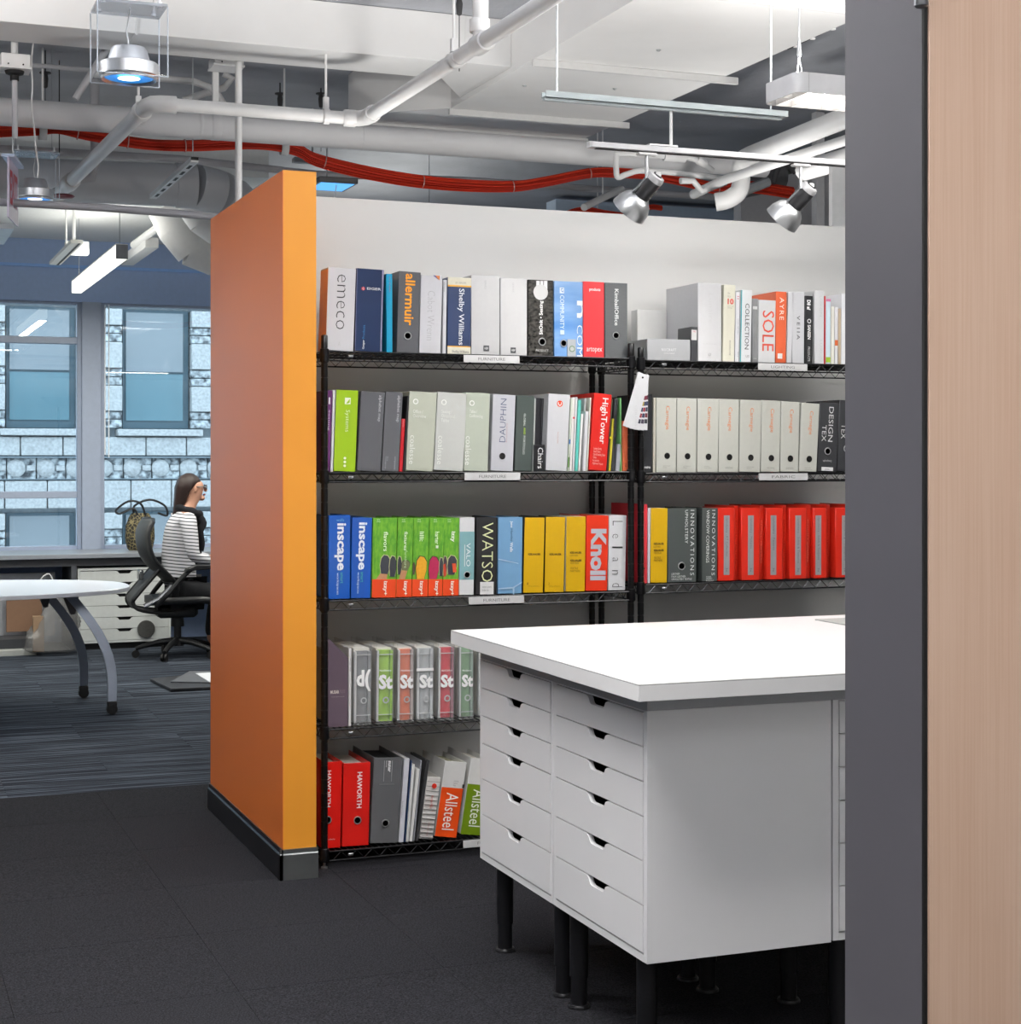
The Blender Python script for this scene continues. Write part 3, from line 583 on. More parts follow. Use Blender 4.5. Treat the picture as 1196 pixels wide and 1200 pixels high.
# --- left unit, third shelf
G5 = 'binders on the third shelf of the left unit'; Z = ZL[2]
book('G',87,241,90,203,'bind',mat('#1454b0', 0.2, noise=0.02),'taller blue binder with bold white lettering at the front left post',depth=0.28,
     deco=[('T','walls',142,200,226,246,'h','#5aa0c8'),('T','inscape',126,214,258,590,'d','#eef2fa',0.03),('T','smart',170,190,604,680,'d','#4fb0a0'),('T','workspaces',140,162,606,760,'d','#dfe8f4',0.0)],group=G5,shelf=Z)
book('G',244,384,256,219,'bind','#1351ac','second blue binder with bold white lettering beside the green grass binders',depth=0.28,
     deco=[('T','inscape',278,360,252,586,'d','#eef2fa',0.03),('T','smart',312,332,600,672,'d','#4fb0a0'),('T','workspaces',284,306,602,752,'d','#dfe8f4',0.0)],group=G5,shelf=Z)
def grassmat():
    return mat('#4c9221', 0.5, nscale=55, col2='#6fac2c', stretch=(1.4, 1, 0.6))
GM = grassmat()
gb = [390,561,672,784,887,1000]; gt = [402,576,686,799,897,1007]
gtx = ['flavors','fixtures\nfurniture','lilli:','harter','izzy']
gl = ['widest grass green binder with an orange foot and a pair of dark shoes','grass green binder with orange foot and one brown shoe','grass green binder with orange foot and a yellow shoe print','grass green binder with orange foot and a crimson shoe print','grass green binder with orange foot and dark sneakers with red laces']
def shoe(x0, x1, y0, y1, c, sk=True, sole=None):
    w = x1-x0; h = y1-y0; out = []
    pts = [(x0+w*0.1, y1), (x0, y0+h*0.55), (x0+w*0.12, y0+h*0.18), (x0+w*0.4, y0), (x0+w*0.75, y0+h*0.04), (x1, y0+h*0.25), (x1-w*0.03, y0+h*0.6), (x0+w*0.75, y1)]
    if sole: out.append(('P', [(p[0]+(4 if p[0] > x0+w/2 else -4), p[1]-5) for p in pts], sole, 'printed_sole'))
    out.append(('P', pts, c, 'printed_shoe')); return out
shoes = [shoe(450,520,482,620,'#3a3c44',sole='#b8b88a')+[('P',[(420,652),(450,612),(500,616),(495,652)],'#b98560','printed_ankle')]+shoe(514,563,488,634,'#34363c',sole='#b8b88a'),
         shoe(572,600,492,620,'#34363c',sole='#b8b88a')+shoe(600,655,520,590,'#6e7050',sole='#4a4a38')+[('P',[(580,652),(598,588),(640,592),(622,652)],'#b5835c','printed_ankle')],
         shoe(676,696,530,620,'#4a4030')+shoe(700,776,490,650,'#e0a022',sole='#2e3a20'),
         shoe(790,862,492,650,'#b02050',sole='#2e3a20')+shoe(864,890,500,630,'#3a3a40',sole='#b0b088'),
         shoe(892,918,490,630,'#3a3038',sole='#b0b088')+[('P',[(888,552),(906,540),(914,620),(896,640)],'#c8442a','printed_laces')]+shoe(920,986,485,620,'#34323a',sole='#c0bc90')+[('P',[(952,540),(978,540),(984,600),(960,604)],'#d8502a','printed_laces')]]
for i in range(5):
    a, b = gb[i], gb[i+1]; m_ = (a+b)/2
    dc = list(shoes[i]) + [('Q',a-2,b+6,652,780,'#e0481c','orange_foot'),('T','izzy+',m_-14+4,m_+20+4,664,764,'d','#f6f0e8',0.03)]
    if i == 4: dc.append(('T','izzy',m_-6,m_+32,316,390,'d','#f0f6e8',0.03))
    elif i == 1: dc += [('T','fixtures',m_-2,m_+24,318,448,'d','#e8f4dc',0.01),('T','furniture',m_,m_+22,450,572,'d','#c8e0b8',-0.01)]
    else: dc.append(('T',gtx[i],m_-4,m_+28,318,(455,0,385,405)[i],'d','#e8f4dc',0.01))
    if i == 3: dc.append(('Q',m_+4,m_+20,414,434,'#e8f4dc','printed_square'))
    dc.append(('T','spring\nedition',gt[i]+22,gt[i]+50,228,252,'h','#d4ecc0'))
    book('G',a+0.5,b-1,gt[i],221,'bind',GM,gl[i],depth=0.27,deco=dc,group='green grass print binders on the third shelf',shelf=Z)
book('G',1003,1108,1009,219,'bind','#d9dadb','white and teal binder with a finger ring beside the black binder',depth=0.27,
     deco=[('Q',1000,1120,318,655,'#7ba6aa','teal_band'),('T','VALO',1052,1084,398,562,'d','#e8eeee',0.0),('Q',1040,1045,408,562,'#dfe8e8','underline'),('R',1058,620,25)],group=G5,shelf=Z)
book('H',41,182,48,208,'bind','#232325','black binder with tall pale yellow capitals and a white label at its foot',depth=0.28,
     deco=[('T','WATSON',78,160,242,722,'d','#dfe4b0',-0.01),('Q',70,160,638,732,'#dcdcdc','paper_label'),('T','watson systems\nbinder one',80,150,665,700,'h','#9a9a9a')],group=G5,shelf=Z)
book('H',188,350,194,206,'bind','#6f9bc0','sky blue binder with pale branching lines near its foot',depth=0.28,
     deco=[('T','Jane',268,290,232,276,'d','#e6eef4',0.02),('T','Hamley',268,290,284,368,'d','#3c5a78',0.0),('T','Wells',268,290,374,438,'d','#e6eef4',0.02),
      ('P',[(190,482),(325,512),(325,518),(190,490)],'#a5c2da','printed_line'),('P',[(190,680),(290,672),(350,636),(350,644),(292,682),(190,688)],'#a5c2da','printed_line'),('P',[(285,680),(298,680),(296,722),(288,722)],'#a5c2da','printed_line')],group=G5,shelf=Z)
kk = [(358,492,370,208,'first yellow binder with one dark line of print, beside the sky blue binder'),(500,630,511,205,'second yellow binder, middle of the three on the third shelf'),(641,771,648,202,'third yellow binder with three blocks of dark print, beside the red orange binder')]
for i, (a, b, t, y, l) in enumerate(kk):
    dc = [('T','KEILHAUER',a+28,b-12,447,461,'h','#4a3a10',0.04),('T',str(i+1),a+24,a+34,642,658,'h','#8a6a10'),('T','seating collections',a+24,b-22,663,671,'h','#7a6010')] if i < 2 else \
         [('T','KEILHAUER',a+24,b-18,436,450,'h','#4a3a10',0.04),('T','LEATHER',a+24,a+84,456,468,'h','#7a6010'),('T','KEILHAUER',a+24,b-18,488,502,'h','#4a3a10',0.04),('T','TEXTILES',a+24,a+90,507,519,'h','#7a6010'),('T','TEXTILE\nPARTNERS',a+24,a+100,540,572,'h','#6a5210')]
    book('H',a,b,t,y,'bind','#d3a708',l,depth=0.27,deco=dc,group='yellow binders on the third shelf',shelf=Z,pages=mat('#2a2a28',0.7) if i < 2 else None,cover2='#2b2b2b' if i < 2 else '#dad8d0')
book('H',774,920,784,195,'bind','#df3312','red orange binder with huge bold silver letters',depth=0.28,deco=[('T','Knoll',798,918,284,628,'d','#b9bcc6',0.045)],group=G5,shelf=Z)
book('H',924,1040,934,193,'bind','#dcdde0','white binder with widely spaced black serif letters at the right post',depth=0.27,
     deco=[('T',ch,x0,x1,y0,y1,'d','#2a2a2c',-0.02) for (ch,x0,x1,y0,y1) in (('L',950,1026,232,262),('e',950,994,318,346),('l',946,1026,402,412),('a',950,992,476,502),('n',946,992,560,588),('d',946,1024,646,672))],group=G5,shelf=Z)
# --- right unit, third shelf
G6 = 'binders on the third shelf of the right unit'; Z = ZR[2]
book('I',58,84,60,97,'bind','#d93a44','tall red binder at the left end of the right unit, reaching above its neighbours',depth=0.3,deco=[('C',66,443,5,'#301010')],group=G6,shelf=Z)
book('I',86,99,88,118,'mag','#d5d0d8','thin pale folder between the tall red binder and the yellow binder','folder',0.24,group=G6,shelf=Z)
book('I',100,191,104,118,'bind','#d6aa0c','single yellow binder on the right unit',depth=0.27,cover2='#d8d4c8',
     deco=[('T','KEILHAUER',114,178,304,316,'h','#4a3a10',0.04),('T','LEATHER',114,158,321,331,'h','#7a6010'),('T','KEILHAUER',114,178,339,351,'h','#4a3a10',0.04),('T','TEXTILES',114,162,355,364,'h','#7a6010'),('T','TEXTILE\nPARTNERS',114,168,380,405,'h','#6a5210')],group=G6,shelf=Z)
book('I',194,349,196,119,'bind','#4c5250','wide dark green grey binder with white capitals and a finger ring',depth=0.28,
     deco=[('T','INNOVATIONS',314,338,128,480,'d','#eceeec',-0.005,1.4),('T','UPHOLSTERY',286,304,128,308,'d','#eceeec',0.0,1.1),('R',268,430,22),('T','LEATHER\nFAUX LEATHER\nUPHOLSTERY TEXTILE',204,332,466,506,'h','#e0e2e0')],group=G6,shelf=Z)
book('I',378,461,382,118,'bind','#4c5250','narrower dark green grey binder with two columns of white capitals',depth=0.28,
     deco=[('T','INNOVATIONS',430,450,128,480,'d','#eceeec',-0.005,1.4),('T','WINDOW COVERINGS',400,419,128,412,'d','#eceeec',0.0),('T','SHADES\nDRAPERY\nBLACKOUT',396,444,484,512,'h','#e0e2e0')],group=G6,shelf=Z)
bx0 = XR0
reds = [(465,553,586,'KT Collection','first red orange binder with a silver label, beside the narrow green grey one'),(591,689,722,'Patterns','second red orange binder with a silver label, red strip lettering at its right'),(724,812,845,'Patterns','third red orange binder with a silver label, middle of the row'),(849,940,977,'Solids & Textures','fourth red orange binder with a silver label and faded strip letters'),(979,1048,1080,'Solids & Textures','fifth red orange binder with a silver label, narrow spine'),(1098,1190,1220,'Patterns','sixth red orange binder, cut by the grey door frame')]
for i, (a, b, c2, tx, l) in enumerate(reds):
    lx = (496,626,748,881,990,1132)[i]; lw = 31
    r_ = book('I',a,b,a+1,118,'bind','#dc2c1a',l,depth=0.27,
         deco=[('Q',lx,lx+lw,157,478,mat('#b9babd', 0.3, metal=0.4),'silver_label'),('T','Upholstery - '+tx,lx+8,lx+24,165,(378,335,345,415,395,400)[i],'d','#6c6c70',-0.005),('T','3x',lx+10,lx+22,440,462,'d','#6c6c70')],group='red orange binders with silver labels on the right unit',shelf=Z)
    # angled hinge strip to the right of the spine
    w0 = aY(740+b/4.6, 600, BYF).x-r_.location.x; w1 = aY(740+c2/4.6, 600, BYF).x-r_.location.x; hh = 0.303
    st = MB().prism([(w0,0.0),(w1-0.002,0.016),(w1-0.002,0.26),(w0,0.26)], 0, hh, 'z').build('hinge_strip', mat('#c92716', 0.35, noise=0.02, nscale=60), r_, 0.001)
    a_ = Matrix.Translation((w0+0.0, 0, 0)) @ Matrix.Rotation(math.atan2(0.016, w1-0.002-w0), 4, 'Z')
    lettering(('KNOLL TEXTILES' if i != 3 else 'KnollTextiles'), mat('#e8705c' if i in (1,3) else '#b02a18', 0.4, noise=0), (0.006, 0.018, hh*0.22, hh*0.8), 'd', r_, y=-0.0006, M=a_, bold=0.02)
# --- left unit, fourth shelf
G7 = 'binders on the fourth shelf of the left unit'; Z = ZL[3]
f = book('J',85,225,85,246,'box','#584a55','x','magazine file',0.02,[],shelf=Z)
for ch in list(f.children): bpy.data.objects.remove(ch)
fx0 = f.location.x; bpy.data.objects.remove(f)
mf = empty('magazine_file', (fx0, BYF, Z+0.0005), 'plum brown magazine file with a sloping top at the left end', 'magazine file', G7)
wf = aY(370+225/5.98, 800, BYF).x-fx0; hl = aY(384, 747.6, BYF).z-Z; hr = aY(407, 771, BYF).z-Z
Mpl = mat('#5a4b57', 0.5)
MB().prism([(0,0),(wf,0),(wf,hr),(0,hl)], 0, 0.002, 'y').build('front_panel', Mpl, mf)
MB().prism([(0,0),(wf,0),(wf,hr),(0,hl)], 0.086, 0.088, 'y').build('back_panel', Mpl, mf)
bx('side_panel', Mpl, 0, 0.002, 0.002, 0.086, 0, hl, mf); bx('side_panel', Mpl, wf-0.002, wf, 0.002, 0.086, 0, hr*0.4, mf)
lettering('MUSAR', mat('#d8d0c8', 0.5, noise=0), (0.009, 0.042, hr*0.5-0.004, hr*0.5+0.009), 'h', mf, bold=0.03)
lettering('TIQUE', mat('#8a7a84', 0.5, noise=0), (0.044, 0.064, hr*0.5-0.004, hr*0.5+0.009), 'h', mf)
lettering('sampling the earth', mat('#c8c0c0', 0.5, noise=0), (0.012, 0.062, hr*0.44-0.002, hr*0.44+0.001), 'h', mf)
for i in range(4):
    m_ = bx('magazine', mat(('#d6d6ce', '#b8bfb4', '#dcdcdc', '#a9ac8c')[i], 0.4), 0, 0.007, 0, 0.2, 0, 0.27-0.006*i)
    m_.location = (fx0+0.026+i*0.012, BYF+0.1, Z+0.001)
    tag(m_, ('first pale magazine behind the plum file, leftmost', 'second magazine behind the plum file, greenish grey', 'third magazine behind the plum file, plain white', 'olive tinted magazine behind the plum file, nearest the clear binders')[i], 'magazine', 'magazines behind the plum file')
book('J',229,249,231,178,'mag','#d8d8d8','slim white catalogue beside the plum magazine file','catalogue',0.24,[('T','studio line',238,246,250,340,'d','#8a8a90')],G7,shelf=Z)
def clearmat(c, alpha):
    m = bpy.data.materials.new('clear_plastic'); m.use_nodes = True; nt = m.node_tree; b = nt.nodes['Principled BSDF']
    b.inputs['Base Color'].default_value = lin(c); b.inputs['Roughness'].default_value = 0.25; b.inputs['Alpha'].default_value = alpha
    return m
M_clear = clearmat('#d9dcde', 0.10); M_clip = mat('#d8dadc', 0.25, metal=0.3)
cl = [(262,392,266,150,'#7e8286','#8a8d91','d(','','dark grey translucent binder with bold white letters, first of the clear row'),
      (418,545,424,148,'#9cc83c','#8fbe34','St','Miscellaneous','lime green translucent binder with bold white letters'),
      (568,690,572,146,'#d9704a','#b8aaa6','St','Miscellaneous','orange translucent binder with bold white letters'),
      (702,828,706,143,'#b4b8ba','#c2c5c8','St','','colourless translucent binder with a white strip'),
      (852,972,858,141,'#cf3040','#9a6070','St','Hard Surface','red translucent binder with bold white letters'),
      (1000,1108,1002,146,'#7ea27c','#8fa696','St','Miscellaneous','dull green translucent binder half covered by the worktable corner'),
      (1135,1250,1138,146,'#8a97a8','#9aa0a8','St','Textiles','blue grey translucent binder behind the worktable corner')]
for i, (a, b, t, yt, c, c2, tx, sub, l) in enumerate(cl):
    r_ = book('J',a,b,t,yt,'bind',M_clear,l,depth=0.28,group='translucent binders on the fourth shelf',shelf=Z,name='clear_binder',cover2=M_clear,pages=M_page,
      deco=[('T',tx,a+18,b-4,(328 if tx=='d(' else 362),(480 if tx=='d(' else 470-i*4),'h','#f4f4f4',0.045)] + ([('T',sub,a+24,b-14,326,340,'h','#f0f0f0')] if sub else []) + ([('Q',a+4,b-4,318,338,'#eeeeee','paper_strip')] if i == 3 else []) +
           [('O',(a+b)/2+8,545-i*4,23,'#b0b2b4'),('Q',a+10,b-8,222-i*3,228-i*3,M_clip,'clip_line'),('Q',a+10,b-8,645-i*5,650-i*5,M_clip,'clip_line')])
    w = aY(370+b/5.98, 800, BYF).x-r_.location.x; hh = 0.285
    # coloured insert tube behind the clear spine
    mb = MB(); sg = 10; n = []
    for k in range(sg+1):
        tt = math.pi*k/sg; n.append((w*0.5-math.cos(tt)*w*0.36, 0.026-math.sin(tt)*0.02))
    MB().prism(n, 0.01, hh-0.01, 'z').build('insert', mat(c, 0.5), r_)
    bx('insert_side', mat(c2, 0.5), w*0.80, w*0.94, 0.006, 0.03, 0.01, hh-0.012, r_)
    bx('insert_side', mat('#d2d4d4', 0.5), 0.005, w*0.18, 0.006, 0.03, 0.01, hh-0.012, r_)
# --- left unit, bottom shelf
G8 = 'binders on the bottom shelf of the left unit'; Z = ZL[4]
book('K',98,222,110,189,'bind',mat('#cf1a12', 0.25, noise=0.02),'red binder with white lettering cut by the front left post on the bottom shelf',depth=0.29,
     deco=[('T','HAWORTH',130,158,245,490,'d','#f0e4e4',0.02),('R',136,575,26),('T','collection',138,186,698,708,'h','#f0d0d0')],group=G8,shelf=Z)
book('K',231,411,244,198,'bind','#cf1a12','wide red binder with white vertical capitals and ring, next to the grey slipcase',depth=0.29,
     deco=[('T','HAWORTH',330,366,255,496,'d','#f4ecec',0.02),('R',334,577,27)],group=G8,shelf=Z)
book('K',418,606,448,160,'bind','#5d5e60','dark grey cardboard binder with a ring, taller open box behind it',depth=0.29,pages=mat('#1d1d1f',0.8),
     deco=[('T','sunar',538,556,180,256,'d','#f2f2f2',0.04),('T','hauserman',524,534,180,222,'d','#e4e4e4'),('Q',510,513,180,318,'#a8a8aa','printed_line'),('Q',562,565,180,318,'#a8a8aa','printed_line'),('Q',480,580,336,339,'#77777a','printed_line'),('R',519,596,26)],group=G8,shelf=Z)
for i, (a, b, t, yt, c, l) in enumerate([(608,643,650,165,'#cdcfd6','white tall catalogue beside the grey cardboard binder'),(648,656,692,180,'#26406a','slim dark blue brochure on the bottom shelf'),(658,678,700,205,'#dcdcda','first slim white brochure on the bottom shelf, left of its twin'),(682,702,732,235,'#e2e2e0','second slim white brochure on the bottom shelf, tilted right'),(706,716,757,178,'#909298','slim grey folder leaning among the brochures'),(720,742,797,176,'#3a3a3c','slim black folder leaning behind the striped binder')]):
    book('K',a,b,t,yt,'mag',c,l,'brochure',0.2,[('T','furniture index',t-22,t-12,450,560,'d','#8b8d94')] if i == 0 else [],G8,shelf=Z)
book('K',747,838,806,286,'bind','#d5d3d0','short white binder ruled with thin dark lines and a round red emblem',depth=0.24,
     deco=[('Q',700,900,y,y+3,'#8c8a88','ruled_line') for y in range(316,716,31)]+[('C',843,346,17,'#d8301f'),('T','HermanMiller',816,836,410,500,'d','#c04a3a'),('T','Seating',792,808,590,680,'d','#c8a09a')],group=G8,shelf=Z)
book('K',850,998,925,180,'bind','#d6d6d4','white binder with an orange foot and white serif lettering, leaning',depth=0.27,pages=mat('#c8c7a8',0.8,noise=0.2,nscale=300),
     deco=[('Q',780,1090,358,716,'#dd4a10','orange_foot'),('T','Allsteel',908,998,395,642,'d','#f4efe8',0.0),('T','1',1032,1046,338,362,'h','#2a2a2a',0.03),('T','seating\ntables\nfiles',972,1008,310,350,'h','#9a9a98')],group=G8,shelf=Z)
book('K',1022,1165,1098,160,'bind','#d9d9d7','white binder with a green foot and white serif lettering beside the cabinet',depth=0.27,
     deco=[('Q',950,1250,336,700,'#6d8a10','green_foot'),('T','Allsteel',1086,1172,372,620,'d','#f0f2e8',0.0)],group=G8,shelf=Z)
# stack of open box behind grey binder
# swatch fan hanging from the post between the two units
rv = aY(751, 442.5, 5.955)
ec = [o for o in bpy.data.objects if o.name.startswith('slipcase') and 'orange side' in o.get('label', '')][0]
bx('side_panel', mat('#d98a3c', 0.3), -0.0004, 0.0, 0.0015, 0.108, 0.0015, 0.3, ec)  # orange wall's reflection painted on as a thin side sheet
fan = empty('swatch_fan', rv, 'fan of white colour swatch cards hanging from the post between the shelving units', 'swatches')
for i, ang in enumerate((2, 7, 12, 16)):
    c_ = MB().prism([(-0.030,-0.205),(0.030,-0.205),(0.027,0.013),(-0.024,0.017)], -0.0010, 0.0, 'y').build('swatch_card', mat('#cfd0d3', 0.5), fan, 0.0)
    c_.location = (0.004, -0.0016*i, 0); c_.rotation_euler = (0, R(ang), 0)
    if i in (0, 1, 2):
        for k in range(5):
            cc = (['#5a2a3c','#28304c','#343a4c','#6c2a34','#30343c'], ['#7a3040','#202c48','#8c2c3a','#2c3450','#40384a'], ['#6a2838','#9c8a30','#2a3450','#8a2c38','#2c3040'])[i][k]
            q = bx('colour_chip', mat(cc, 0.5), 0.008, 0.028, -0.0013, -0.0009, -0.085-k*0.0235, -0.068-k*0.0235, c_)
MB().lathe([(0.004, 0), (0.004, 0.0075)], (0.004, 0.001, 0), (0, -1, 0), 12).build('rivet', M_dark, fan)
lettering('COLORS', mat('#c4c5c8', 0.5, noise=0), (-0.03, -0.02, -0.19, -0.11), 'd', fan, y=-0.0068)
# ================================================================== worktable: drawer cabinets on legs and a thick white top
M_lam = mat('#dfdfe0', 0.35, noise=0.01); M_cab = mat('#e8e8ea', 0.4, noise=0.01, nscale=5)
WT = empty('worktop', (1.712, 3.58, 0.928), 'thick white worktop resting on the white drawer cabinets', 'worktop')
bx('top_surface', mat('#e0e0e0', 0.3, noise=0.005), 0.0005, 2.0, 0.0005, 1.345, 0.0392, 0.042, WT, 0.0004)
bx('core', M_lam, 0, 2.0, 0, 1.346, 0, 0.0385, WT, 0.0008)
bx('subframe', mat('#a6a8ac', 0.45), 0.081, 1.93, 0.121, 1.299, -0.0425, -0.0005, WT)
sx, sy = 2.92-1.712, 4.75-3.58
fol = bx('tray', mat('#9a9b98', 0.5), 0, 0.5, -0.3, 0.02, 0, 0.004, None, 0.001); fol.location = (2.93, 4.77, 0.9705)
tag(fol, 'flat grey panel lying on the white worktop beside the grey door frame', 'panel')
bx('edge_line', mat('#5a5b60', 0.5), 0.0001, 2.0, 0.0001, 1.345, 0.0384, 0.0393, WT)
CT, CB = 0.885, 0.268
def drawer_front(w, h, m, parent, loc, rz, notch=True):
    """front panel with a scooped notch in its upper edge, in local x (width) z (height), facing -y"""
    g = 0.0017; c = w*0.5; nw, nt, nd = 0.062, 0.040, 0.024
    pts = [(g, g), (w-g, g), (w-g, h-g)]
    if notch:
        pts += [(c+nw+0.006, h-g), (c+nw, h-g-0.002), (c+nw-0.008, h-0.007), (c+nt+0.004, h-nd+0.004), (c+nt-0.004, h-nd), (c-nt+0.004, h-nd), (c-nt-0.004, h-nd+0.004), (c-nw+0.008, h-0.007), (c-nw, h-g-0.002), (c-nw-0.006, h-g)]
    pts += [(g, h-g)]
    o = MB().prism(pts, 0, 0.014, 'y').build('drawer', m, parent)
    o.location = loc; o.rotation_euler = (0, 0, rz); return o
DH = [0.086, 0.086, 0.086, 0.110, 0.110, 0.118]
def cabinet(origin, w, d, rz, label, shade=M_cab, nd=DH, zb=CB, zt=CT, rail=0.020, group='white drawer cabinets under the worktop'):
    """local: x width (drawer side), y depth away from drawers"""
    c = empty('drawer_cabinet', origin, label, 'drawer cabinet', group, rz)
    h = zt-zb; s = 0.018
    bx('side_panel', shade, 0, s, 0, d, 0, h, c, 0.0006); bx('side_panel', shade, w-s, w, 0, d, 0, h, c, 0.0006)
    bx('top_panel', shade, s, w-s, 0.07, d, h-s, h, c); bx('front_rail', shade, s, w-s, 0.0, 0.07, h-0.0035, h, c); bx('bottom_panel', shade, s, w-s, 0.0, d, 0, s, c)
    bx('back_panel', shade, s, w-s, d-0.006, d, s, h-s, c)
    avail = h-0.022-0.004; k = avail/sum(nd); z = h-0.004
    for dh in nd:
        hh = dh*k; z -= hh
        dr_ = drawer_front(w-2*s, hh, shade, c, (s, -0.002, z), 0)
        bx('drawer_box', M_dark, 0.01, w-2*s-0.01, 0.06, d-0.03, 0.012, hh-0.01, dr_)
    return c
cy0, cy1, cy2 = 3.700, 4.290, 4.880; cxf = 1.792
cabinet((cxf, cy1, CB), cy1-cy0, 0.520, -R(90), 'white six drawer cabinet nearest the camera, its plain side panel facing out')
cabinet((cxf, cy2, CB), cy2-cy1-0.001, 0.520, -R(90), 'white six drawer cabinet under the far half of the worktop, facing the aisle')
cabinet((cxf+0.526, cy0+0.003, CB+0.002), 0.62, 0.52, 0, 'white drawer cabinet facing the camera, half hidden by the grey door frame')
tag(bx('cabinet_back', M_cab, cxf+0.53, cxf+1.15, cy0+0.56, cy2, CB, CT), 'white cabinet standing behind the right hand drawer cabinet under the worktop', 'drawer cabinet', 'white drawer cabinets under the worktop')
def leg(x, y, lab):
    l = empty('table_leg', (x, y, 0), lab, 'leg', 'black cylindrical legs under the white cabinets')
    MB().lathe([(0.026, 0.085), (0.026, CB-0.001)], seg=24).build('leg_tube', M_blackmetal, l)
    MB().lathe([(0.0225, 0.010), (0.0225, 0.090)], seg=24).build('adjuster', M_blackmetal, l)
    MB().lathe([(0.032, 0.0), (0.032, 0.004), (0.028, 0.010), (0.020, 0.011)], seg=24).build('foot', M_blackmetal, l)
    return l
leg(1.84, 4.79, 'black round leg under the far corner of the drawer cabinets')
leg(1.84, 4.335, 'black round leg at the cabinet joint, farther one of the pair')
leg(1.84, 4.225, 'black round leg at the cabinet joint, nearer one of the pair')
leg(1.835, 3.79, 'black round leg under the near corner of the worktable, foot below the picture')
leg(2.235, 4.225, 'black round leg in the shade behind the near cabinet, right one of two')
leg(2.23, 4.335, 'black round leg in the shade behind the near cabinet, left one of two')
leg(2.40, 4.06, 'black round leg in the shade right of centre under the cabinets')
leg(2.37, 3.76, 'black round leg in the shade beside the grey door frame')
# ================================================================== ceiling: ducts, pipes, cables
def thing(name, loc, label, cat, group=None): return empty(name, loc, label, cat, group)
DZ = 3.366
ld = thing('box_duct', (0,0,0), 'large white rectangular duct running overhead away from the camera', 'duct')
MB().prism([(2.938, 1.8), (3.94, 1.8), (3.94, 8.97), (2.52, 8.97), (2.52, 8.86), (2.70, 8.62), (2.938, 8.45)], DZ, SLAB-0.002, 'z').build('duct_body', M_duct, ld)
for (Y, x0, x1) in ((4.6, 2.93, 4.0), (7.27, 2.93, 4.01), (8.46, 2.93, 3.985), (8.97, 2.50, 3.96), (5.95, 2.93, 4.0)):
    bx('flange', mat('#d4d4d4', 0.5), x0, x1, Y-0.012, Y+0.012, DZ-0.034, DZ-0.0005, ld, 0.001)
for (x, y) in ((3.4, 6.9), (3.1, 7.8), (3.55, 7.7)):
    MB().lathe([(0.006, -0.008), (0.012, -0.002), (0.012, 0)], (x, y, DZ), seg=10).build('screw', M_galv, ld)
cd = thing('cross_duct', (0,0,0), 'pale rectangular duct crossing the ceiling from the left into the large duct', 'duct')
bx('duct_body', M_duct, -1.2, 2.70, 7.56, 7.91, 3.39, SLAB-0.002, cd, 0.002)
MB().prism([(2.70, 7.56), (2.936, 7.56), (2.936, 8.30), (2.70, 7.91)], 3.392, SLAB-0.003, 'z').build('collar', M_duct, cd)
bx('seam', M_duct, 1.145, 1.155, 7.552, 7.918, 3.383, SLAB-0.003, cd)
def pipe(name, pts, r, label, cat='pipe', m=M_pipe, couplings=(), group=None, seg=14):
    root = thing(name, (0,0,0), label, cat, group)
    MB().tube(pts, r, seg).build('pipe_run', m, root)
    for (c, d, rr, L) in couplings:
        c = Vector(c); d = Vector(d).normalized()
        MB().lathe([(rr*0.96,-L/2),(rr,-L/2+0.004),(rr,L/2-0.004),(rr*0.96,L/2)], c, d, 18).build('coupling', m, root)
    return root
PZ = 3.10
sp = pipe('sprinkler_pipe', [(2.22, 2.5, PZ-0.03), (2.22, 7.55, PZ)], 0.031, 'white sprinkler pipe running overhead from the near ceiling to the tee', couplings=[((2.22,6.03,PZ-0.01),(0,1,0),0.040,0.11), ((2.22,7.5,PZ),(0,1,0),0.040,0.05), ((2.22,6.05,PZ+0.06),(0,0,1),0.040,0.05), ((2.22,6.3,PZ-0.01),(0,1,0),0.034,0.05)])
MB().tube([(2.22, 6.04, PZ), (2.22, 6.04, SLAB-0.001)], 0.031, 14).build('riser', M_pipe, sp)
MB().tube([(2.20, 7.63, PZ), (1.27, 7.63, PZ)], 0.030, 14).build('branch', M_pipe, sp)
MB().lathe([(0.037,-0.03),(0.04,-0.026),(0.04,0.026),(0.037,0.03)], (2.15,7.63,PZ), (1,0,0), 18).build('coupling', M_pipe, sp)
MB().tube([(2.22,7.5,PZ),(2.219,7.58,PZ),(2.19,7.62,PZ),(2.12,7.63,PZ)], 0.037, 14).build('elbow', M_pipe, sp)
el = [(1.34, 7.63, PZ), (1.27, 7.634, PZ), (1.235, 7.66, PZ), (1.22, 7.72, PZ), (1.22, 7.76, PZ)]
MB().tube(el, 0.040, 14).build('elbow', M_pipe, sp)
ra, rb = Vector((1.22, 7.72, PZ)), Vector((1.05, 9.97, 3.0))
MB().tube([ra, rb], 0.036, 14).build('run_out', M_pipe, sp)
for (t, L) in ((0.78, 0.12), (0.04, 0.05), (0.97, 0.09)): MB().lathe([(0.040,-L/2),(0.046,-L/2+0.01),(0.046,L/2-0.01),(0.040,L/2)], ra.lerp(rb, t), rb-ra, 18).build('coupling', M_pipe, sp)
MB().tube([(1.10,9.5,3.03),(1.20,9.5,3.05),(1.22,9.5,3.12),(1.22,9.5,3.60)], 0.025, 12).build('valve_branch', M_pipeD, sp)
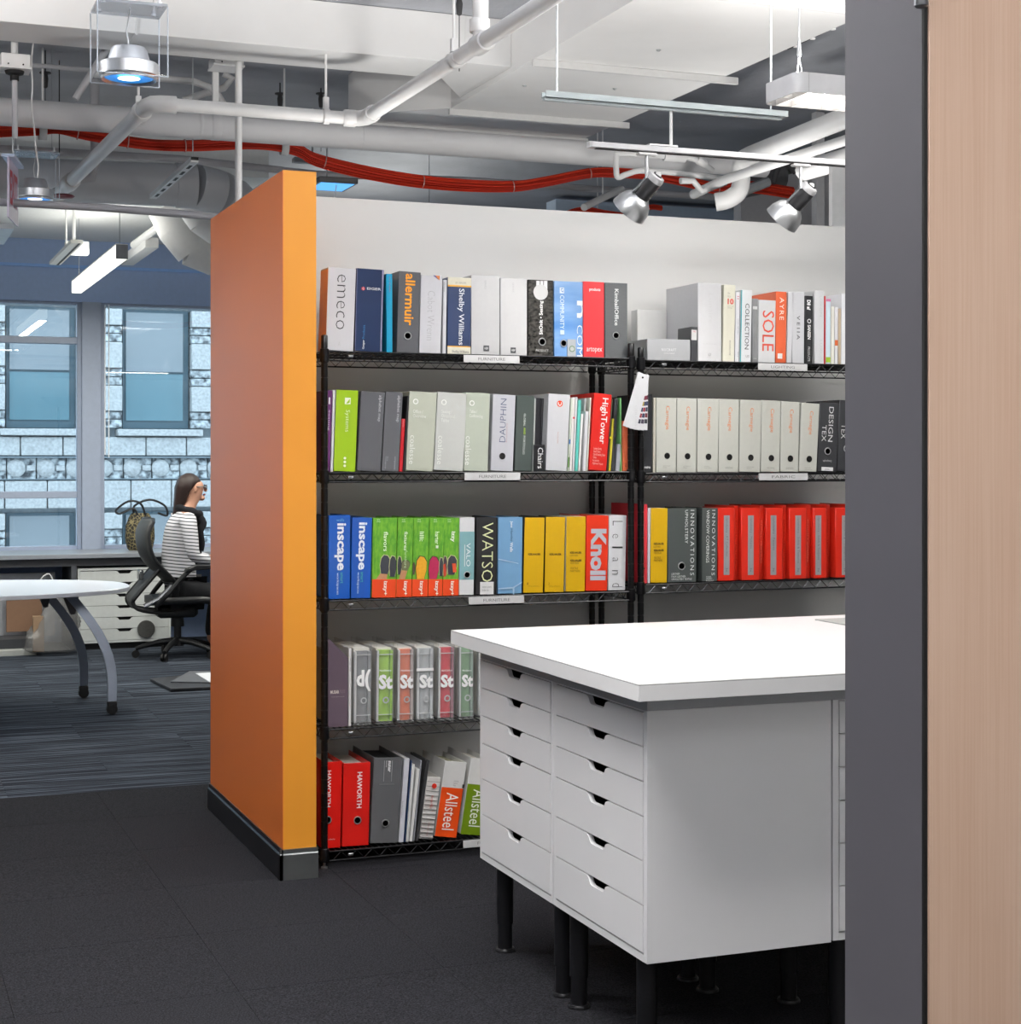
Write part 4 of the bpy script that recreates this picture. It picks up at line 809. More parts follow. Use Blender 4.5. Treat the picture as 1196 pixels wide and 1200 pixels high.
def hanger(x, y, z, ztop, r=0.034, m=M_pipe, lab=None):
    h_ = thing('pipe_hanger', (x, y, z), lab or 'pipe hanger', 'hanger', 'rod and clevis hangers holding the pipes')
    MB().tube([(0,0,r+0.05),(0,0,ztop-z)], 0.006, 8).build('rod', m, h_)
    rings = MB(); n = 16
    for xx in (-0.012, 0.012):
        pass
    P = []
    for k in range(n+1):
        a = 2*math.pi*k/n; P.append([(-0.014, math.cos(a)*(r+0.003), math.sin(a)*(r+0.003)), (0.014, math.cos(a)*(r+0.003), math.sin(a)*(r+0.003))])
    rings.grid(P); rings.box(-0.012, 0.012, -0.012, 0.012, r+0.002, r+0.055)
    rings.build('clevis', m, h_); return h_
hanger(2.035, 7.63, PZ, 3.39, lab='white rod hanger on the cross pipe under the pale duct')
h2 = hanger(2.22, 6.35, PZ-0.008, SLAB, lab='white rod hanger on the sprinkler pipe close to its riser'); h2.rotation_euler = (0, 0, R(90))
hanger(1.22+0.0, 7.95, PZ, SLAB, r=0.04, lab='white rod hanger where the pipe turns away at left').rotation_euler = (0, 0, R(90))
# big insulated pipe
bp_ = pipe('insulated_pipe', [(-1.0, 8.55, 3.195), (4.9, 8.55, 3.20)], 0.068, 'thick insulated grey pipe running across the whole ceiling', couplings=[((1.62,8.55,3.2),(1,0,0),0.071,0.02), ((2.47,8.55,3.2),(1,0,0),0.071,0.006), ((1.70,8.55,3.2),(1,0,0),0.072,0.05)], m=mat('#dadadc', 0.6, noise=0.04, nscale=6), seg=22)
bx('strap', M_pipe, 1.685, 1.715, 8.535, 8.565, 3.265, SLAB-0.002, bp_)
# vertical conduit behind the orange wall
q = aY(279.5, 100, 7.99)
pipe('vertical_conduit', [(q.x, 7.99, 0.0), (q.x, 7.99, SLAB-0.001)], 0.0165, 'white vertical conduit rising behind the orange wall to the ceiling', 'conduit')
# thin dark pipes
def pl(pts, Y): return [tuple(aY(x, y, Y)) for x, y in pts]
pipe('thin_pipe', pl([(-40, 172), (210, 186), (370, 204), (560, 212), (850, 232)], 9.7), 0.021, 'thin grey pipe behind the red cable bundle, crossing above the orange wall', m=M_pipeD)
pipe('low_pipe', pl([(-60, 233.5), (120, 243.5), (262, 254.5), (420, 266)], 8.3), 0.019, 'dark grey pipe low across the left, ending behind the orange wall', m=mat('#a2a2a8', 0.5))
pipe('upper_conduit', pl([(-60, 70), (60, 78), (135, 85)], 8.9), 0.012, 'thin conduit along the dark ceiling at upper left', 'conduit', m=M_pipeD)
pipe('bent_conduit', pl([(110, 87), (190, 92), (225, 95), (245, 102), (256, 112), (262, 122)], 8.8), 0.018, 'white conduit bending down behind the cross pipe', 'conduit')
pipe('bent_conduit', pl([(215, 118), (240, 109), (262, 103), (272, 92), (262, 86)], 9.0), 0.020, 'curled white conduit below the square junction box', 'conduit')
pipe('diagonal_conduit', pl([(88, 116), (112, 78), (128, 52)], 8.2), 0.017, 'diagonal grey conduit behind the clear lamp box', 'conduit', m=M_pipeD)
pipe('hanging_conduit', pl([(17, 90), (17.5, 162)], 8.0), 0.013, 'short grey conduit hanging below the left junction box', 'conduit', m=M_pipeD)
pipe('rear_pipe', pl([(330, 240), (520, 246), (760, 262)], 11.5), 0.03, 'thin pipe just above the white wall top far behind', m=M_pipeD)
# junction boxes
def jbox(px, py, Y, w, h, d, lab, m=M_pipe):
    p = aY(px, py, Y); b = thing('junction_box', p, lab, 'junction box')
    bx('box_body', m, -w/2, w/2, -d/2, d/2, -h/2, h/2, b, 0.004)
    bx('cover_plate', m, -w/2-0.004, w/2+0.004, -d/2-0.004, d/2+0.004, -h/2-0.006, -h/2+0.004, b, 0.001)
    for s in (-1, 1): MB().lathe([(0.004,0),(0.004,0.003)], (s*w*0.25, -d/2-0.004, -h/2+0.012), (0,-1,0), 8).build('screw', M_dark, b)
    z = SLAB-p.z
    if z > h/2+0.02: MB().lathe([(0.016, h/2), (0.016, z-0.001)], seg=12).build('stem', m, b)
    return b
jb = jbox(17, 74, 8.0, 0.13, 0.062, 0.13, 'square white junction box hanging at the far upper left')
MB().lathe([(0.035,-0.03),(0.045,-0.034),(0.04,-0.05),(0.02,-0.058),(0.02,-0.08)], (0,0,0), seg=16).build('socket_ring', M_dark, jb)
jbox(265, 74, 8.45, 0.15, 0.05, 0.15, 'white junction box on the ceiling above the cross pipe')
for (px, py, Y, l) in ((53, 92, 9.0, 'small dark ceiling anchor with wire at left, beside the hanging wire'), (328, 116, 9.3, 'small dark ceiling anchor right of the vertical conduit'), (376, 116, 9.35, 'small dark ceiling anchor near the pale duct side'),(538,5,7.1,'small dark ceiling anchor near the top edge')):
    p = aY(px, py, Y); a_ = thing('ceiling_anchor', (p.x, p.y, p.z), l, 'anchor')
    MB().lathe([(0.006,-0.05),(0.012,-0.045),(0.016,0.0),(0.012,0.02),(0.03,0.026),(0.03,0.032)], seg=12).build('anchor_body', mat('#3a3a3c', 0.5), a_)
    MB().tube([(0,0,0.03),(0,0,SLAB-p.z)], 0.004, 6).build('rod', M_dark, a_)
    MB().tube([(0,0,-0.05),(0,0,-0.3)], 0.002, 6).build('wire', M_dark, a_)
# red cable bundle: many strands following one path
cp = [(-60,158),(0,154),(45,152.5),(68,151),(100,158),(140,165),(180,170),(230,170.5),(290,167.5),(325,169.5),(350,176),(370,187),(420,200),(480,211),(540,217),(600,218.5),(640,213),(690,203.5),(720,203),(760,205),(800,212),(840,221),(880,219),(930,226)]
CYP = 8.95
cb = thing('cable_bundle', (0,0,0), 'thick bundle of red cables sagging along the ceiling behind the grey pipe', 'cables')
P = [aY(x, y, CYP) for x, y in cp]
def smooth(P, n=4):
    out = []
    for i in range(len(P)-1):
        p0 = P[max(0, i-1)]; p1 = P[i]; p2 = P[i+1]; p3 = P[min(len(P)-1, i+2)]
        for k in range(n):
            t = k/n; out.append(0.5*((2*p1)+(-p0+p2)*t+(2*p0-5*p1+4*p2-p3)*t*t+(-p0+3*p1-3*p2+p3)*t**3))
    out.append(P[-1]); return out
Ps = smooth(P); RC = ['#d8341a', '#c02a12', '#e0401c']
for i in range(46):
    a = random.uniform(0, 6.28); rr = 0.029*math.sqrt(random.random()); tw = random.uniform(-0.35, 0.35); ph = random.uniform(0, 6.28)
    pts = [p + Vector((0, math.cos(a+tw*k*0.05)*rr*1.0, math.sin(a+tw*k*0.05)*rr*(1+0.25*math.sin(k*0.13+ph)))) for k, p in enumerate(Ps)]
    MB().tube(pts, 0.0048, 5).build('cable', mat(RC[i % 3], 0.5), cb)
for k in (3, 9, 15, 21, 27, 37, 45, 53, 60, 68, 76, 84):
    if k < len(Ps)-1: MB().lathe([(0.0345,-0.003),(0.0355,0.0),(0.0345,0.003)], Ps[k], (Ps[k+1]-Ps[k]), 16, False, False).build('cable_tie', mat('#c8a09a', 0.5), cb)
for (px, py, z0) in ((50, 155, 0), (333, 173, 0)):
    p = aY(px, py, CYP); g = thing('cable_hook', p, 'white steel hook holding the red cable bundle, ' + ('beside the clear sign' if px < 100 else 'above the orange wall'), 'hook')
    P_ = [[(-0.02, math.cos(t)*0.04, math.sin(t)*0.04), (0.02, math.cos(t)*0.04, math.sin(t)*0.04)] for t in [2*math.pi*k/16 for k in range(17)]]
    MB().grid(P_).build('hook_band', M_pipe, g, solid=0.003); MB().tube([(0,0,0.04),(0,0,SLAB-p.z)], 0.006, 6).build('rod', M_pipe, g)
cb2 = thing('cable_bundle', (0,0,0), 'short loop of red cable just above the white wall top', 'cables')
P2 = smooth([aY(x, y, 9.9) for x, y in ((640,262),(670,248),(690,246),(712,250),(740,252),(760,243),(775,244))])
for i in range(8):
    a = i*0.8; MB().tube([p+Vector((0, math.cos(a)*0.012, math.sin(a)*0.012)) for p in P2], 0.006, 5).build('cable', mat(RC[i % 3], 0.5), cb2)
# round duct with elbows toward the windows
rd = thing('round_duct', (0,0,0), 'large round silver grey duct crossing behind the clear lamps', 'duct')
M_rd = mat('#d2d4d8', 0.45, noise=0.05, nscale=5); M_rdw = mat('#dcdcdc', 0.5, noise=0.03)
dp0 = aY(-60, 207, 10.15); dp1 = aY(205, 217, 10.15)
rr_ = 0.128
MB().tube([dp0, dp1], rr_, 28).build('duct_run', M_rd, rd)
eb = [dp1, dp1+Vector((0.12,0.0,-0.0)), dp1+Vector((0.27,0.05,-0.02)), dp1+Vector((0.40,0.17,-0.05)), dp1+Vector((0.46,0.36,-0.1)), dp1+Vector((0.47,0.6,-0.15))]
for i in range(len(eb)-1):
    MB().tube([eb[i], eb[i+1]], [rr_*1.06, rr_*1.06], 24).build('elbow_gore', M_rd, rd)
wd = thing('round_duct', (0,0,0), 'bright white segmented duct elbow left of the orange wall near the windows', 'duct')
e2 = pl([(196, 245), (207, 268), (225, 290), (250, 300), (290, 305)], 11.2)
e2 = [Vector(p) for p in e2]
for i in range(len(e2)-1): MB().tube([e2[i]+(e2[i]-e2[i+1])*0.12, e2[i+1]+(e2[i+1]-e2[i])*0.12], 0.13, 24).build('elbow_gore', M_rdw, wd)
e3 = [Vector(p) for p in pl([(225, 238), (238, 256), (258, 270), (300, 278)], 10.8)]
for i in range(len(e3)-1): MB().tube([e3[i]+(e3[i]-e3[i+1])*0.12, e3[i+1]+(e3[i+1]-e3[i])*0.12], 0.11, 24).build('elbow_gore', M_rdw, wd)
pipe('window_conduit', [aY(222, 240, 10.9), aY(157, 287, 12.9)], 0.03, 'bright white pipe running toward the windows behind the linear lamp', m=M_rdw)
bx_ = tag(bx('side_duct', M_rdw, aY(170, 284, 12.4).x, aY(186, 284, 12.4).x, 12.4, 13.6, aY(170, 290, 12.4).z, aY(170, 278, 12.4).z, None, 0.004), 'small white rectangular duct under the ceiling near the windows', 'duct')
# strut channels and lighting track
def rodm(parent, a, b, r=0.004, m=M_galv, name='rod'): return MB().tube([a, b], r, 8).build(name, m, parent)
ST = thing('strut_channel', (0,0,0), 'galvanised strut channel hanging in front of the large duct', 'channel')
s0 = aY(637, 115.5, 5.36); s1 = aY(920, 136, 5.36); zt_ = 2.757
s0.z = s1.z = zt_
M_ch = mat('#b9c2c4', 0.4, metal=0.4, noise=0.1, nscale=9)
MB().prism([(-0.02,-0.0105),(0.02,-0.0105),(0.02,0.0105),(0.017,0.0105),(0.017,-0.0075),(-0.017,-0.0075),(-0.017,0.0105),(-0.02,0.0105)], s0.x, s1.x, 'x').build('channel', M_ch, ST)
for ch in ST.children: ch.location = (0, 5.36, zt_)
bx('lower_lip', M_ch, s0.x+0.0, s1.x-0.02, 5.35, 5.372, zt_-0.021, zt_-0.012, ST)
for px in (652.5, 903): x = aY(px, 100, 5.36).x; rodm(ST, (x, 5.36, zt_+0.008), (x, 5.36, (DZ if 2.93 < x < 3.95 else SLAB)-0.001))
TZ = 2.595
tx0 = aY(691, 170, 5.36).x
TR = thing('lighting_track', (0,0,0), 'white lighting track carrying two spotlights above the shelves', 'track')
bx('track_body', mat('#bcbcbe', 0.4), tx0, tx0+2.2, 5.342, 5.378, TZ-0.010, TZ+0.010, TR, 0.002)
bx('end_cap', mat('#b8b8b8', 0.4), tx0-0.006, tx0, 5.343, 5.377, TZ-0.011, TZ+0.011, TR, 0.001)
bx('contact_slot', M_dark, tx0+0.02, tx0+2.2, 5.352, 5.366, TZ-0.0135, TZ-0.0115, TR)
x = aY(786, 150, 5.36).x; rodm(TR, (x, 5.36, TZ+0.012), (x, 5.36, zt_-0.02), 0.006, mat('#d8d8d8', 0.4)); bx('hanger_clip', mat('#d8d8d8', 0.4), x-0.09, x+0.02, 5.345, 5.375, TZ+0.012, TZ+0.018, TR)
def track_spot(px, lab):
    p = aY(px, 180, 5.36); s = thing('track_spotlight', (p.x, 5.36, TZ-0.014), lab, 'spotlight', 'spotlights on the lighting track')
    bx('adapter', mat('#dcdcdc', 0.4), -0.036, 0.036, -0.014, 0.014, -0.010, 0, s, 0.003)
    MB().tube([(0,0,-0.008),(0,0,-0.09)], 0.0065, 12).build('stem', M_steel, s)
    hd = Vector((-0.40, 0.60, -0.70)).normalized(); c = Vector((0.036, 0, -0.085))
    MB().lathe([(0.014,-0.012),(0.030,-0.008),(0.033,0.0),(0.033,0.012)], c, hd, 24).build('lamp_cap', mat('#a9a9ab', 0.4, metal=0.3), s)
    MB().lathe([(0.008,-0.0135),(0.017,-0.0135),(0.017,-0.010),(0.008,-0.010)], c, hd, 20).build('cap_socket', M_dark, s)
    MB().lathe([(0.0325,0.012),(0.0325,0.082),(0.030,0.088)], c, hd, 24).build('lamp_body', mat('#29292c', 0.4), s)
    MB().lathe([(0.031,0.086),(0.040,0.092),(0.054,0.106),(0.064,0.128),(0.068,0.158),(0.066,0.158),(0.058,0.126),(0.028,0.096)], c, hd, 28, False, False).build('reflector', mat('#b9bbbd', 0.32, metal=0.9, noise=0.05), s)
    MB().tube([c+Vector((-0.03,-0.0,0.0)), c+hd*0.07+Vector((-0.042,0,0))], 0.005, 8).build('bracket', M_steel, s)
    for sx in (-1,): bx('yoke_plate', mat('#b5b5b7', 0.4, metal=0.4), 0.030, 0.052, -0.012, 0.012, -0.098, -0.068, s, 0.003)
    return Vector((p.x, 5.36, TZ-0.014))+c+hd*0.13, hd
S1, HD = track_spot(757.5, 'track spotlight on the left, black body and brushed metal reflector')
S2, _ = track_spot(938, 'track spotlight on the right next to the grey door frame')
# fluorescent pendant above the worktable
PN = thing('pendant_lamp', (2.853, 4.775, 2.70), 'white fluorescent pendant with a louvre hanging above the worktable', 'pendant lamp')
def rrect(x0, x1, y0, y1, r, n=5):
    out = []
    for (cx, cy, a0) in ((x1-r, y1-r, 0), (x0+r, y1-r, 90), (x0+r, y0+r, 180), (x1-r, y0+r, 270)):
        for k in range(n+1): a = R(a0+90*k/n); out.append((cx+r*math.cos(a), cy+r*math.sin(a)))
    return out
oo = rrect(0, 1.25, 0, 0.225, 0.035); ii = rrect(0.004, 1.246, 0.004, 0.221, 0.032)
mb = MB(); n = len(oo)
mb.v += [(p[0], p[1], 0) for p in oo]+[(p[0], p[1], 0.066) for p in oo]+[(p[0], p[1], 0) for p in ii]+[(p[0], p[1], 0.060) for p in ii]
for i in range(n):
    j = (i+1) % n; mb.f += [(i, j, n+j, n+i), (2*n+i, 3*n+i, 3*n+j, 2*n+j), (i, 2*n+i, 2*n+j, j)]
mb.f.append(tuple(range(n, 2*n))); mb.f.append(tuple(range(3*n, 4*n))[::-1])
mb.build('housing', mat('#c0c0c2', 0.4), PN)
bx('seam_line', mat('#a5a5a5', 0.5), 0.045, 0.047, -0.0008, 0.0005, 0.002, 0.064, PN)
tb = MB()
for yy in (0.07, 0.155): tb.lathe([(0.013, 0.0), (0.013, 1.15)], (0.05, yy, 0.036), (1,0,0), 12)
tb.build('fluorescent_tube', mat('#fff8ee', 0.4, noise=0, emit=10), PN)
for k in range(20):
    xx = 0.05+k*0.06; bx('louvre_blade', mat('#e6e6e6', 0.3), xx, xx+0.0015, 0.005, 0.22, 0.002, 0.022, PN)
bx('louvre_spine', mat('#e6e6e6', 0.3), 0.01, 1.24, 0.111, 0.114, 0.002, 0.022, PN)
for sx in (0.075, 1.17):
    MB().tube([(sx, 0.11, 0.145),(sx-0.03, 0.04, 0.066)], 0.0025, 6).tube([(sx, 0.11, 0.145),(sx+0.03, 0.18, 0.066)], 0.0025, 6).build('hanging_wire', M_steel, PN)
    MB().lathe([(0.003,0),(0.008,0.01),(0.006,0.05),(0.003,0.06)], (sx, 0.11, 0.14), seg=10).build('cable_gripper', M_steel, PN)
    MB().tube([(sx, 0.11, 0.19),(sx, 0.11, SLAB-2.70-0.26)], 0.002, 6).build('suspension_cable', M_galv, PN)
area('pendant_light', (3.47, 4.887, 2.699), 1.15, 0.18, 20)
area('pendant_uplight', (3.47, 4.887, 2.78), 1.15, 0.16, 110, rot=(math.pi, 0, 0))
# added pendants out of the frame, put in to light the room
def added_pend(loc, lab, pw, rz=0, upf=3.2, spr=115):
    c_ = copy_tree(PN); c_.location = loc; c_.rotation_euler = (0, 0, rz); c_['label'] = lab
    for ch in list(c_.children):
        if ch.name.startswith('suspension_cable'): bpy.data.objects.remove(ch)
    for sx in (0.075, 1.17): MB().tube([(sx, 0.11, 0.19),(sx, 0.11, SLAB-loc[2]-0.002)], 0.002, 6).build('suspension_cable', M_galv, c_)
    area('pendant_uplight', (loc[0]+0.62, loc[1]+0.11, loc[2]+0.075), 1.15, 0.18, pw*upf, rot=(math.pi, 0, 0))  # uplight of the added pendant
    a = area('pendant_light', (loc[0]+0.62*math.cos(rz)-0.11*math.sin(rz), loc[1]+0.11*math.cos(rz)+0.62*math.sin(rz), loc[2]-0.001), 1.15, 0.18, pw, rot=(0, 0, rz), spread=spr); return a  # downlight of the added pendant
PN['group'] = 'fluorescent pendants in rows over the room'
added_pend((0.2, 3.0, 3.05), 'added unseen fluorescent pendant overhead, in front of the orange wall and above the picture', 56, 0, 3.0, 130)
added_pend((0.9, 4.1, 3.02), 'added unseen fluorescent pendant overhead, in front of the worktable and above the picture', 26, 0, 4.5, 180)
added_pend((-1.4, 0.6, 3.05), 'added unseen fluorescent pendant overhead, behind the camera at left', 28, 0, 7.0)
added_pend((0.5, 0.2, 3.05), 'added unseen fluorescent pendant overhead, directly behind the camera', 28, 0, 7.0)
added_pend((-1.7, 6.2, 3.0), 'added unseen fluorescent pendant overhead at left, outside the picture beside the orange wall', 46, 0, 5.0, 180)
def added_uplighter(x, y, lab):  # added unseen lamps behind the white wall, brightening the ceiling
    f_ = thing('added_floor_lamp', (x, y, 0), lab, 'added floor lamp', 'added unseen uplighters behind the white wall')
    MB().lathe([(0.15, 0), (0.15, 0.015), (0.03, 0.025)], seg=24).build('added_lamp_base', M_blackmetal, f_)
    MB().tube([(0, 0, 0.02), (0, 0, 2.15)], 0.014, 12).build('added_lamp_pole', M_blackmetal, f_)
    MB().lathe([(0.02, 2.14), (0.12, 2.18), (0.22, 2.26), (0.215, 2.265), (0.11, 2.19), (0.0, 2.17)], seg=28, capa=False, capb=False).build('added_lamp_shade', M_pipe, f_)
    area('added_uplight', (x, y, 2.25), 0.25, 0.25, 11, rot=(math.pi, 0, 0))
added_uplighter(2.3, 7.25, 'added tall black floor lamp, unseen behind the white wall, nearer the orange wall')
added_uplighter(4.3, 7.4, 'added tall black floor lamp, unseen behind the white wall, farther from the orange wall')
# spots' light
spot('track_spot_light', S1+HD*0.03, S1+HD*1.0, 12, 75, 0.8)
spot('track_spot_light', S2+HD*0.03, S2+HD*1.0, 12, 75, 0.8)
# acrylic lamp boxes
M_acr = glass_mat((0.98, 0.99, 1.0), 1.4, 0.12); M_acre = mat('#dfe6ee', 0.2, noise=0.02)
M_chrome = mat('#f0f1f3', 0.28, metal=0.85, noise=0.05)
def acrylic_lamp(px, py, depth, lab):
    c = C0 + ray(px, py)*depth
    L = thing('ceiling_lamp', c, lab, 'ceiling lamp', 'clear boxed metal downlights'); S = 1.0
    w = 0.112; h = 0.218
    for sy in (-0.085, 0.085):
        bx('acrylic_sheet', M_acr, -w, w, sy-0.002, sy+0.002, -0.010, h, L)
        e = MB()
        for a, b in (((-w,-0.010),(w,-0.010)), ((w,-0.010),(w,h)), ((-w,-0.010),(-w,h))): e.tube([(a[0], sy, a[1]), (b[0], sy, b[1])], 0.0022, 4)
        e.build('sheet_edge', M_acre, L)
    bx('top_plate', clearmat('#b4bdc8', 0.5), -w, w, -0.085, 0.085, h, h+0.010, L, 0.001)
    for sx in (-1, 1):
        for sy in (-1, 1): MB().lathe([(0.008,-0.006),(0.008,0.012),(0.005,0.014),(0.005,0.03)], (sx*w*0.8, sy*0.06, h+0.008), seg=10).build('bolt', M_chrome, L)
    MB().lathe([(0.030,0.098),(0.052,0.095),(0.058,0.088),(0.070,0.045),(0.072,0.042)], (0,0,0), seg=32, capb=False).build('lamp_neck', M_chrome, L)
    MB().lathe([(0.070,0.044),(0.092,0.043),(0.096,0.040),(0.096,0.002),(0.090,-0.002),(0.080,-0.003)], seg=32, capa=False, capb=False).build('lamp_housing', M_chrome, L)
    MB().lathe([(0.080,-0.003),(0.088,-0.012),(0.090,-0.004)], seg=32, capa=False, capb=False).build('lamp_bezel', M_chrome, L)
    MB().lathe([(0.0,0.008),(0.078,-0.004)], seg=32, capa=False, capb=False).build('reflector', mat('#2e8fe6', 0.3, noise=0, emit=0.8), L)
    MB().lathe([(0.0,-0.004),(0.036,-0.006)], seg=24, capa=False, capb=False).build('lens', mat('#ffffff', 0.3, noise=0, emit=4), L)
    MB().tube([(0,0,0.098),(-0.008,0.0,0.15),(0.004,0.0,h),(0.0,0.01,h+0.06)], 0.003, 6).build('power_cord', mat('#e8e8e8', 0.4), L)
    for sx in (-1, 1): MB().tube([(sx*w*0.8, 0.06, h+0.03), (sx*w*0.8, 0.06, SLAB-c.z)], 0.0012, 4).build('suspension_wire', M_steel, L)
    return c
a1 = acrylic_lamp(151, 90, 5.5, 'nearer metal downlight in a clear box at the upper left')
a2 = acrylic_lamp(41, 232, 8.6, 'farther metal downlight in a clear box below the red cables')
spot('downlight', a1-Vector((0,0,0.02)), a1-Vector((0,0,1)), 25, 80, 0.7, (0.9, 0.95, 1))
spot('downlight', a2-Vector((0,0,0.02)), a2-Vector((0,0,1)), 25, 80, 0.7, (0.9, 0.95, 1))
w_ = thing('hanging_wire', (0,0,0), 'thin twisted pale wire dropping from the dark ceiling to the far clear lamp', 'wire')
MB().tube(smooth([aY(x, y, 8.0) for x, y in ((39,50),(37,72),(38,100),(37,125),(40,150),(42,175),(45,195),(44,208))]), 0.004, 6).build('wire_strand', mat('#d6d6d6', 0.4), w_)
# exit sign in clear plastic
es = thing('exit_sign', aY(15, 228, 8.3), 'clear hanging sign panel with red letters, seen almost edge on', 'sign'); es.rotation_euler = (0, 0, R(78))
bx('sign_plate', mat('#d9cfe4', 0.25, noise=0.02), -0.17, 0.17, -0.004, 0.004, -0.13, 0.15, es, 0.001)
lettering('EXIT', mat('#b02038', 0.5, noise=0), (-0.13, 0.13, -0.06, 0.10), 'h', es, y=-0.0048, bold=0.03)
bx('mount_plate', mat('#cfe0ff', 0.3), -0.17, 0.17, -0.03, 0.03, 0.15, 0.165, es, 0.001)
MB().tube([(0,0,0.165),(0,0,SLAB-es.location.z)], 0.004, 6).build('rod', M_galv, es)
hn = thing('alarm_horn', aY(74, 230, 9.2), 'small dark red flattened horn beside the far clear lamp', 'horn')
MB().lathe([(0.001,-0.012),(0.05,-0.008),(0.062,0.0),(0.05,0.008),(0.001,0.016)], seg=20).build('horn_body', mat('#7c1528', 0.4), hn)
MB().tube([(-0.02,0,0.01),(-0.02,0,SLAB-hn.location.z)], 0.003, 6).build('stem', M_dark, hn)
# linear lamp near the windows
ll = thing('linear_lamp', (1.54, 10.7, 2.80), 'glowing linear pendant lamp in front of the windows', 'linear lamp')
bx('diffuser', mat('#fffdf2', 0.4, noise=0, emit=1.6), -0.036, 0.036, 0.004, 2.35, -0.045, 0.042, ll, 0.003)
bx('end_cap', mat('#8d9094', 0.4), -0.037, 0.037, 0.0, 0.005, -0.046, 0.044, ll)
bx('back_channel', mat('#e6e6e6', 0.4), -0.037, 0.037, 0.005, 2.35, 0.0425, 0.05, ll)
for yy in (0.1, 2.2): MB().tube([(0,yy,0.05),(0,yy,3.3-2.8 if yy > 0.5 else SLAB-2.8)], 0.0025, 6).build('suspension_wire', M_steel, ll)
area('linear_light', (1.54, 11.9, 2.74), 0.07, 2.2, 70, (1, 0.98, 0.9)); area('linear_light', (1.54, 11.9, 2.86), 0.07, 2.2, 13, (1, 0.98, 0.9), (math.pi, 0, 0))
for (x, y) in ((-1.6, 10.7), (3.6, 10.7)):
    c_ = copy_tree(ll); c_.location = (x, y, 2.80); c_['label'] = 'glowing linear lamp out of view ' + ('at the far left' if x < 0 else 'behind the white wall')
    area('linear_light', (x, y+1.2, 2.74), 0.07, 2.2, 80, (1, 0.98, 0.9)); area('linear_light', (x, y+1.2, 2.86), 0.07, 2.2, 14, (1, 0.98, 0.9), (math.pi, 0, 0))
# slotted strip above, blue lit fixture, small boxes
sl = thing('slotted_strip', aY(228, 187, 8.6), 'short white slotted bar hanging below the red cables', 'bar')
bx('bar', M_pipe, -0.02, 0.02, 0.0, 1.3, -0.014, 0.014, sl, 0.001)
for k in range(6): bx('slot', M_dark, -0.008, 0.008, 0.1+k*0.2, 0.2+k*0.2, -0.0155, -0.0135, sl)
bx('end_plug', M_dark, -0.019, 0.019, -0.004, 0.001, -0.003, 0.013, sl)
MB().tube([(0,0.05,0.014),(0,0.05,SLAB-sl.location.z)], 0.003, 6).build('rod', M_galv, sl)
bl = thing('blue_panel_lamp', aY(394, 214, 9.0), 'dark framed ceiling panel glowing blue above the orange wall end', 'panel lamp')
bx('frame', mat('#4a4a4c', 0.4), -0.11, 0.11, -0.05, 0.25, -0.008, 0.022, bl, 0.002); bx('diffuser', mat('#5cb4f4', 0.4, noise=0, emit=1.2), -0.095, 0.095, -0.03, 0.23, -0.0095, -0.0075, bl)
MB().tube([(0,0,-0.014),(-0.01,0,-0.09)], 0.003, 6).build('pull_cord', mat('#e6e6e6', 0.4), bl); MB().tube([(0,0.2,0.03),(0,0.2,SLAB-bl.location.z)], 0.004, 6).build('rod', M_galv, bl)
ws = thing('emergency_lamp', aY(90, 291, 12.3), 'small white box lamp on the ceiling near the windows', 'lamp')
bx('lamp_box', mat('#e2e2dc', 0.4), -0.08, 0.08, -0.05, 0.05, -0.045, 0.045, ws, 0.004); MB().tube([(-0.02,0,0.04),(-0.02,0,3.3-ws.location.z)], 0.012, 8).build('stem', M_pipe, ws)
tk = thing('short_track', aY(90, 283, 11.2), 'short white track under the bright ceiling near the windows', 'track')
bx('track_body', mat('#e2e2dc', 0.4), -0.04, 0.04, 0, 1.3, -0.012, 0.012, tk, 0.002); bx('track_slot', M_dark, 0.01, 0.025, 0, 1.3, -0.0135, -0.0115, tk)
MB().tube([(0,0.6,0.01),(0,0.6,3.3-tk.location.z)], 0.006, 8).build('rod', M_pipe, tk)
tag(bx('hanging_bar', M_galv, -0.04+aY(8,266,9.4).x, 0.04+aY(8,266,9.4).x, 9.4, 10.1, aY(8,266,9.4).z-0.01, aY(8,266,9.4).z+0.02, None, 0.002), 'small grey bar hanging under the clear sign at the left edge', 'bar')
sg2 = thing('small_fixture', aY(366, 189, 9.9), 'slim grey light bar above the orange wall end', 'light bar')
bx('bar_body', mat('#8f9194', 0.5), -0.12, 0.12, -0.03, 0.03, -0.015, 0.015, sg2, 0.004); MB().tube([(0,0,0.01),(0,0,SLAB-sg2.location.z)], 0.006, 6).build('rod', M_galv, sg2)
# upper wall piece, columns and pipes at right above the white wall
M_up = mat('#c4c4c8', 0.6)
g0 = aY(868, 264, 9.9); ga = aY(868, 222, 9.9); gb_ = aY(1010, 178, 9.9)
struct(MB().prism([(g0.x, 1.9), (gb_.x+1.0, 1.9), (gb_.x+1.0, gb_.z+0.3), (gb_.x, gb_.z), (ga.x, ga.z)], 9.9, 10.0, 'y').build('wall_upper_right', M_up))
t7 = aY(975, 192, 6.9)
struct(bx('trim_7', mat('#e2e2e2', 0.5), t7.x, t7.x+0.5, 6.9, 6.93, 0, t7.z))
bk = thing('column', (aY(955, 240, 8.9).x, 8.9, 0), 'white narrow column above the white wall beside the right spotlight', 'column')
bx('column_shaft', mat('#d4d4d6', 0.5), -0.01, 0.05, -0.03, 0.03, 0, SLAB-0.002, bk, 0.004)
br = struct(empty('wall_brick', tuple(aY(915, 208, 10.3))))
